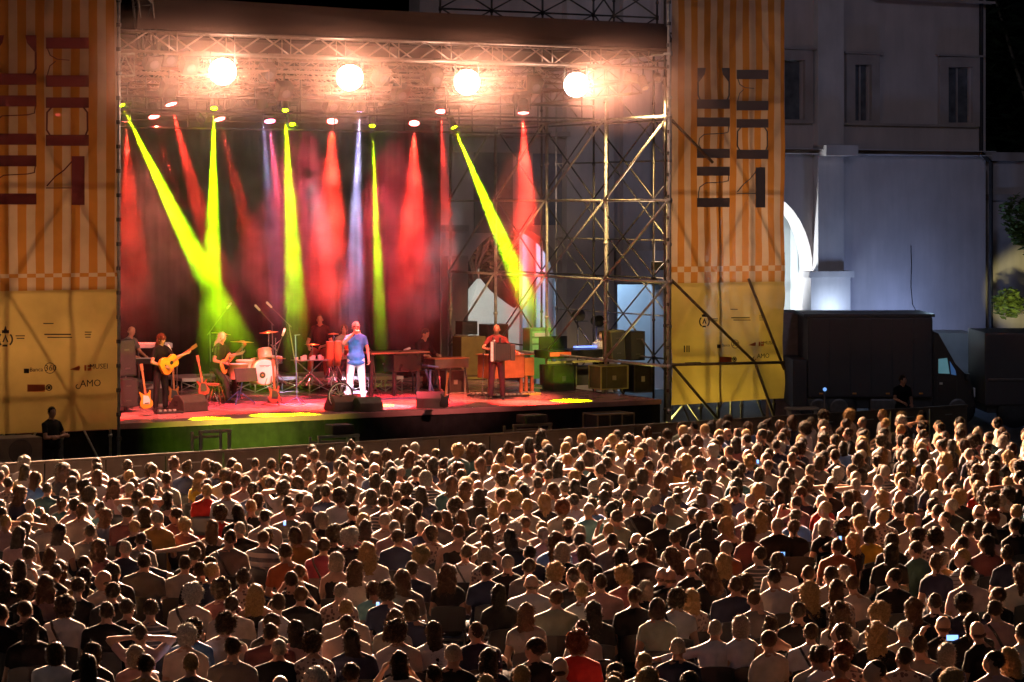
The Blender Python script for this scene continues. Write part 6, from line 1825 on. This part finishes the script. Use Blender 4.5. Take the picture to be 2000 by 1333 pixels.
def merged(name, items, label):
    vs_, ts_, ms_, n0 = [], [], [], 0
    for (v, t, k_), M_, m in items:
        M3 = np.array(M_.to_3x3(), 'f'); tr = np.array(M_.translation, 'f')
        vs_.append(v @ M3.T + tr); ts_.append(t + n0); ms_.append(np.where(k_ > 0, mi_(FRINGE[m.name]) if k_.any() else 0, mi_(m)).astype('i')); n0 += len(v)
    v = np.concatenate(vs_); t = np.concatenate(ts_); ms = np.concatenate(ms_)
    me = bpy.data.meshes.new(name)
    me.vertices.add(len(v)); me.vertices.foreach_set('co', v.ravel())
    me.loops.add(len(t) * 3); me.loops.foreach_set('vertex_index', t.ravel())
    me.polygons.add(len(t)); me.polygons.foreach_set('loop_start', np.arange(0, len(t) * 3, 3)); me.polygons.foreach_set('loop_total', np.full(len(t), 3))
    for m in mats_r: me.materials.append(m)
    me.polygons.foreach_set('material_index', ms); me.polygons.foreach_set('use_smooth', np.ones(len(t), bool))
    me.update(calc_edges=True); me.validate()
    o = bpy.data.objects.new(name, me); COL.objects.link(o)
    tag(o, label, None, None, "stuff"); return o
items, chairs = [], []
for q_ in rest:
    M0 = Matrix.Translation(q_['p']) @ Matrix.Rotation(q_['yaw'], 4, 'Z') @ Matrix.Scale(q_['s'], 4)
    A_ = LA[q_['v']]; J = AV[q_['v']]['J']; bare = q_['t'] == 'x'
    items.append((A_['body'], M0, SK[q_['sk']])); items.append((A_['strapless' if bare else 'shirt'], M0, CL['k'][0] if bare else CL[q_['t']][0]))
    items.append((A_['legs'], M0, TRO[q_['tr']]))
    hk, hm, _ = HAIRK[q_['h']]
    MH = M0 @ Matrix.Translation(J['head']) @ Matrix.Rotation(J['hy'], 4, 'Z') @ Matrix.Rotation(J['hrr'], 4, 'Y') @ Matrix.Scale(q_['hs'], 4)
    items.append((LH[hk], MH, capm if hk == 'cap' else HM[hm]))
    chairs += [(LC, M0, chairm), (LS, M0, chairm), (LF, M0, DARKSTEEL)]
if items:
    merged("audience", items, "dense seated audience in the far rows up to the barrier")
    mats_r.clear(); midx.clear()
    merged("audience_chairs", chairs, "black chairs under the far rows of the audience")
# ================================================================== PIT, BARRIER, VANS, TREES
barm = mat("barrier_sheet", (0.20, 0.155, 0.115), 0.5, 0.35, .2, 3)
nb = 15
B0 = Vector((BAR0.x, BAR0.y, 0)) - BDIR * .35
Lb = (Vector((BAR1.x, BAR1.y, 0)) - B0).length + 6.5
byaw = math.atan2(BDIR.y, BDIR.x)
nb = int(Lb / 1.22)
pos_b = {}
for i in range(nb):
    p = B0 + BDIR * (i * 1.22)
    px_ = 1000 + p.x / p.y * FPX
    e = thing("barrier", "%s grey-brown crowd barrier panel from the left in front of the stage" % (ORD[i].replace("bottom", "first") if i < 20 else "last"), "barrier", p, byaw, "crowd barrier panels before the stage")
    part(e, "panel", lambda b: box(b, .02, 1.20, -.012, .012, .12, 1.06, .004), barm)
    part(e, "top_rail", lambda b: box(b, .0, 1.22, -.03, .03, 1.062, 1.12, .012), barm)
    part(e, "upright", lambda b: box(b, -.0, .03, -.028, -.0125, .0, 1.06, .004), barm); part(e, "foot_plate", lambda b: box(b, .03, 1.19, -.5, .02, .005, .03), DARKSTEEL)
    part(e, "slot", lambda b: (box(b, .50, .72, -.0165, -.0125, .90, .925)), silverp)
    for xx in (.2, 1.0): tpart("brace", (xx, .02, 1.0), (xx, .62, .04), .018, DARKSTEEL, e)
ppart = part
def pit_frame(label, px0, px1, py_top, py_base, m=silverp):
    p = G((px0 + px1) / 2, py_base, 0); s = FPX / p.y; w = (px1 - px0) / s; h = (py_base - py_top) / s
    e = thing("trolley_frame", label, "frame", p, ANG, "metal frames standing in the pit")
    for xx in (-w / 2, w / 2): part(e, "leg", lambda b: box(b, xx - .03, xx + .03, -.03, .03, 0, h - .062, .006), m)
    part(e, "top_rail", lambda b: box(b, -w / 2 - .04, w / 2 + .04, -.035, .035, h - .06, h, .008), m)
    for xx in (-w / 2, w / 2): part(e, "leg", lambda b: box(b, xx - .025, xx + .025, .42, .47, 0, h - .062, .006), m)
    part(e, "cross_rail", lambda b: box(b, -w / 2 + .03, w / 2 - .03, .43, .46, h - .2, h - .15), m)
    return e, p, w, h
fm = mat("frame_pale", (.55, .5, .4), .4, .5, .1, 6)
pit_frame("tall pale metal frame in the pit under the lime floor light", 390, 450, 840, 965, fm)
e, p, w, h = pit_frame("low pale frame carrying a black box in the middle of the pit", 620, 702, 850, 950, fm)
def boxy(name, label, p, w, dp, h, z, m=BLACKP):
    e = thing(name, label, "speaker", (p.x, p.y, z), ANG)
    part(e, "cabinet", lambda b: box(b, -w / 2, w / 2, 0, dp, 0, h, .02), m); part(e, "grille", lambda b: box(b, -w / 2 + .03, w / 2 - .03, -.01, -.003, .03, h - .03), grille)
boxy("front_fill_speaker", "black speaker box lying on the low frame in the middle of the pit", p + U * .12, .5, .4, .2, h)
e, p, w, h = pit_frame("low frame carrying a wedge speaker, right part of the pit", 1000, 1080, 828, 930, mat("frame_rust", (.45, .3, .2), .5, .4))
boxy("front_fill_speaker", "black wedge speaker lying on the low frame, right part of the pit", p + U * .1, .55, .4, .18, h)
flight("black road case with two front doors in the pit at the right", 0, 0, .92, .6, 1.25, BLACKP, base=G(1203, 922, 0), edge=mat("edge_brown", (.4, .28, .18), .4, .5), n_p=3)
for i_, (px_, w_) in enumerate(((455, .8), (560, 2.2), (655, .8))):
    t_ = at_px(px_, -2.5)
    e = stage_thing("pit_fill", "%s lime lamp on the pit floor shining at the stage skirt, hidden by the barrier" % ["left", "middle", "right"][i_], "lamp", t_, -2.5, 0.05, "lamps on the pit floor")
    part(e, "housing", lambda b: box(b, -.12, .12, -.08, .08, 0, .16, .02), BLACKP); part(e, "bracket", lambda b: box(b, -.14, .14, -.02, .02, -.05, .0), DARKSTEEL)
    spot("skirt_fill", T(t_, -2.4, .25), T(t_ + .3, .05, .8), 330 * w_, (0.50, 1.0, 0.02), 62, 1.0, .06)  # unseen lamp added to throw green on the skirt and pit frames
# subwoofer and guard at the left
e = thing("subwoofer", "big brown subwoofer with round cone at the left end of the barrier", "speaker", G(42, 985, 0), ANG)
part(e, "cabinet", lambda b: box(b, -.55, .42, 0, .7, .0, 1.28, .02), mat("sub_brown", (.16, .12, .09), .6)); part(e, "cone", lambda b: lathe(b, [(.001, -.03), (.10, -.02), (.21, -.006), (.23, -.014), (.24, -.002)], (-.02, 0, 1.02), 'y', 28), mat("cone_dark", (.05, .04, .035), .5), True)
J = joints(False, 1.2, 0, -.01, hy=-.5, arms=dict(er=(.30, .08, 1.16), wr=(-.10, .24, 1.17), el=(-.30, .08, 1.16), wl=(.12, .22, 1.15), nr=(0, -1, 0), nl=(0, -1, 0)))
performer("security guard in black T-shirt with folded arms at the left barrier end", 108, 905, J, ANG + pi + .55, 's', HM['black'], SK[1], CL['k'][0], TRO[0], h=-SH, s=1.0, group="stewards")
bpy.data.objects[[o.name for o in bpy.data.objects if o.get("label", "").startswith("security guard")][0]].location = G(108, 968, 0) + V * 0.2
J = joints(True, 1.05, .02, .05, hy=.5, hp=-.15, arms=dict(er=(.30, .18, .80), wr=(.20, .42, .72)))
gd = performer("steward in dark T-shirt seated with one arm out before the dark truck", 1762, 860, J, pi + .35, 's', HM['dark'], SK[1], CL['k'][0], TRO[0], h=-SH, group="stewards")
gd.location = AT(1762, 815, 62); gd.location.z = .25
e = thing("bench", "small pale bench left of the dark truck", "bench", G(1566, 838, 0), .1)
part(e, "seat", lambda b: box(b, -.42, .42, -.18, .18, .50, .56, .01), mat("bench_pale", (.4, .3, .2), .6))
for xx in (-.34, .34): part(e, "leg", lambda b: box(b, xx - .04, xx + .04, -.12, .12, 0, .498, .006), mat("bench_pale", (.4, .3, .2), .6))
e = thing("bollard_light", "thin post with a small blue lamp before the dark truck", "lamp", G(1611, 838, 0), 0)
tpart("post", (0, 0, 0), (0, 0, .95), .03, DARKSTEEL, e); part(e, "lamp_head", lambda b: ball(b, (0, 0, 1.02), .05, 2), mat("blue_glow", (.3, .5, 1), emit=(.2, .45, 1), estr=1.0), True)

# dark truck, pale tarp behind it, second truck
truckm = mat("truck_dark", (0.030, 0.024, 0.024), .55, 0, .15, .8); cabm = mat("truck_cab", (.016, .015, .018), .3, 0, .1, 2)
TY = 66.0
def tx(px): return (px - 1000) / FPX * TY
def tz(py): return CAMH - (py - 400) / FPX * TY
e = thing("truck", "big dark box truck with sloping cab parked right of the banner", "truck", (tx(1680), TY, 0), .0)
X = lambda px: tx(px) - tx(1680)
part(e, "cargo_box", lambda b: box(b, X(1578), X(1822), 0, 2.4, .75, tz(620), .05), truckm)
part(e, "roof_rail", lambda b: box(b, X(1570), X(1826), -.03, 2.43, tz(620) + .002, tz(616) + .03, .01), BLACKP)
part(e, "tail_lift", lambda b: box(b, X(1549), X(1577), 0.05, 2.3, .5, tz(704), .03), truckm)
part(e, "chassis", lambda b: box(b, X(1552), X(1900), .2, 2.2, .45, .74, .02), BLACKP)
prof = [(X(1824), .5), (X(1824), tz(648)), (X(1834), tz(652)), (X(1868), tz(712)), (X(1893), tz(738)), (X(1903), tz(760)), (X(1905), .5)]
cb_ = part(e, "cab", lambda b: prism(b, prof, .1, 2.2), cabm)
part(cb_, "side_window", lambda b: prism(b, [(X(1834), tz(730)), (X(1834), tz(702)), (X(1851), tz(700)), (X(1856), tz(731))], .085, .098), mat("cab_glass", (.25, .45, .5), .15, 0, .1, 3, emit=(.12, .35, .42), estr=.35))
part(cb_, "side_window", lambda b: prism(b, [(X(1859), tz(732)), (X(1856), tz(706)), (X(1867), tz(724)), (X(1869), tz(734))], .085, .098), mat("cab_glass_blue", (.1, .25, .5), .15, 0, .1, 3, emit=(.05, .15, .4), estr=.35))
part(cb_, "mirror", lambda b: box(b, X(1886), X(1892), -.15, .08, tz(742), tz(730), .01), BLACKP)
part(e, "side_seam", lambda b: [box(b, X(1578 + k * 41), X(1578 + k * 41) + .02, -.012, -.001, .8, tz(622)) for k in range(6)], BLACKP)["kind"] = "stuff"
for k in range(4): part(e, "marker_lamp", lambda b: box(b, X(1600 + k * 65), X(1600 + k * 65) + .1, -.02, -.001, .84, .88, .004), mat("marker_amber", (.5, .2, .03), .3))
part(e, "fuel_tank", lambda b: box(b, X(1700), X(1760), .02, .5, .3, .72, .05), DARKSTEEL)
part(e, "mudguard", lambda b: box(b, X(1588), X(1660), .0, .3, .98, 1.03, .02), BLACKP)
part(cb_, "door_seam", lambda b: (box(b, X(1832), X(1833), .088, .098, .7, tz(735)), box(b, X(1870), X(1871), .088, .098, .7, tz(735))), BLACKP)
part(cb_, "door_handle", lambda b: box(b, X(1836), X(1842), .07, .098, tz(752), tz(748), .005), silverp)
part(cb_, "headlight", lambda b: box(b, X(1898), X(1905) + .02, .1, .4, .75, 1.0, .03), whitep)
for px_ in (1600, 1640, 1872):
    wl_ = part(e, "wheel", lambda b: lathe(b, [(.2, 0), (.42, .01), (.48, .06), (.48, .22), (.42, .27), (.2, .28)], (X(px_), .1, .48), 'y', 24), BLACKP, True)
    part(wl_, "rim", lambda b: lathe(b, [(.001, -.012), (.2, -.012), (.24, -.002)], (X(px_), .1, .48), 'y', 16), DARKSTEEL)
e = thing("container", "grey-mauve metal container standing just behind the dark truck's tail", "container", (tx(1562), TY + 2.6, 0), 0)
part(e, "walls", lambda b: box(b, -.55, .42, 0, 2.2, 0, tz(618) - .03, .03), mat("container_mauve", (.22, .18, .19), .7)); part(e, "door_edge", lambda b: box(b, -.62, -.552, -.05, .1, 0, tz(606), .01), mat("edge_orange", (.45, .22, .08), .6))
e = thing("van", "pale grey van with rounded roof parked behind the dark truck cab", "van", (tx(1880), TY + 4.5, 0), 0)
S2 = (TY + 4.5) / TY
Xv = lambda px: (px - 1880) / FPX * TY * S2
Zv = lambda py: CAMH - (py - 400) / FPX * TY * S2
prof = [(Xv(1830), .4), (Xv(1832), Zv(700)), (Xv(1838), Zv(664)), (Xv(1848), Zv(652)), (Xv(1862), Zv(651)), (Xv(1960), Zv(652)), (Xv(1960), .4)]
b_ = part(e, "body", lambda b: prism(b, prof, 0, 2.0), mat("van_grey", (.42, .46, .50), .4, .1, .12, 2))
for px_ in (1850, 1930): part(e, "wheel", lambda b: lathe(b, [(.15, 0), (.34, .02), (.36, .1), (.36, .2), (.3, .24)], (Xv(px_), -.02, .37), 'y', 20), BLACKP, True)
part(b_, "bumper", lambda b: box(b, Xv(1829), Xv(1837), -.03, 2.03, .35, .6, .02), BLACKP)
e = thing("truck", "second dark truck at the right edge of the picture", "truck", (tx(1912), TY - .8, 0), .0)
part(e, "cargo_box", lambda b: box(b, 0, 4.5, 0, 2.4, .6, CAMH - (650 - 400) / FPX * (TY - .8), .05), truckm); part(e, "side_rail", lambda b: box(b, .1, 4.4, -.04, -.003, 1.25, 1.31, .01), DARKSTEEL)
part(e, "chassis", lambda b: box(b, .1, 4.4, .2, 2.2, .4, .598), BLACKP)
for xx in (.8, 3.2): part(e, "wheel", lambda b: lathe(b, [(.2, 0), (.42, .01), (.46, .06), (.46, .22), (.42, .27)], (xx, .05, .47), 'y', 20), BLACKP, True)
point("yard_fill", (tx(1870), TY + 3.3, 3.6), 22, (.5, .75, 1.0), .2)

# trees: tapered trunk, limbs, crowns of many small leaves
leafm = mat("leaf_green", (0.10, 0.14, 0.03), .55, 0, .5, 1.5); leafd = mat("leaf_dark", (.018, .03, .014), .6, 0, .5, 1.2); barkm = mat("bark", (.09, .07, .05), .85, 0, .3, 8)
def tree(label, base, h, r, n, m, seed, leaf=.16, trunk_h=None, kind="tree"):
    rg = random.Random(seed); e = thing("tree", label, "tree", base, 0, "trees around the palace")
    th = trunk_h or h * .45
    bm = B(); prev = Vector((0, 0, 0)); rr = .06 * h / 3
    for k in range(5):
        nx = Vector((rg.uniform(-.1, .1) * h * .1, rg.uniform(-.1, .1) * h * .1, th * (k + 1) / 5)); tube(bm, prev, nx, rr * (1 - k * .13), rr * (1 - (k + 1) * .13), 8); prev = nx
    clumps = []
    for k in range(9):
        a = rg.uniform(0, 2 * pi); tip = prev + Vector((cos(a) * r * rg.uniform(.35, .85), sin(a) * r * rg.uniform(.35, .85), (h - th) * rg.uniform(.05, .85)))
        tube(bm, prev - Vector((0, 0, rg.uniform(0, th * .3))), tip, rr * .4, rr * .1, 6); clumps.append((tip, r * rg.uniform(.35, .6)))
    clumps.append((prev + Vector((0, 0, (h - th) * .6)), r * .6))
    obj("trunk", bm, barkm, e)
    bm = B()
    for i in range(n):
        c_, cr = rg.choice(clumps)
        d = Vector((rg.gauss(0, 1), rg.gauss(0, 1), rg.gauss(0, .8))).normalized() * cr * rg.random() ** .4
        p = c_ + d; s_ = leaf * rg.uniform(.6, 1.3); a = rg.uniform(0, 2 * pi)
        u_ = Vector((cos(a), sin(a), rg.uniform(-.6, .6))).normalized() * s_; w_ = Vector((-sin(a), cos(a), rg.uniform(-.8, .8))).normalized() * s_ * .5
        f = bm.faces.new([bm.verts.new(p - u_), bm.verts.new(p + w_), bm.verts.new(p + u_), bm.verts.new(p - w_)])
    obj("crown", bm, m, e)
b = F(1996, 600, PD - 1.0)
tree("leafy tree lit yellow-green at the right edge above the second truck", (b.x + .05, b.y - 3, 0), 6.5, 1.3, 5200, leafm, 3, .13, 2.0)
b = F(2010, 600, PD + 8)  # dark crowns added to keep the sky black here
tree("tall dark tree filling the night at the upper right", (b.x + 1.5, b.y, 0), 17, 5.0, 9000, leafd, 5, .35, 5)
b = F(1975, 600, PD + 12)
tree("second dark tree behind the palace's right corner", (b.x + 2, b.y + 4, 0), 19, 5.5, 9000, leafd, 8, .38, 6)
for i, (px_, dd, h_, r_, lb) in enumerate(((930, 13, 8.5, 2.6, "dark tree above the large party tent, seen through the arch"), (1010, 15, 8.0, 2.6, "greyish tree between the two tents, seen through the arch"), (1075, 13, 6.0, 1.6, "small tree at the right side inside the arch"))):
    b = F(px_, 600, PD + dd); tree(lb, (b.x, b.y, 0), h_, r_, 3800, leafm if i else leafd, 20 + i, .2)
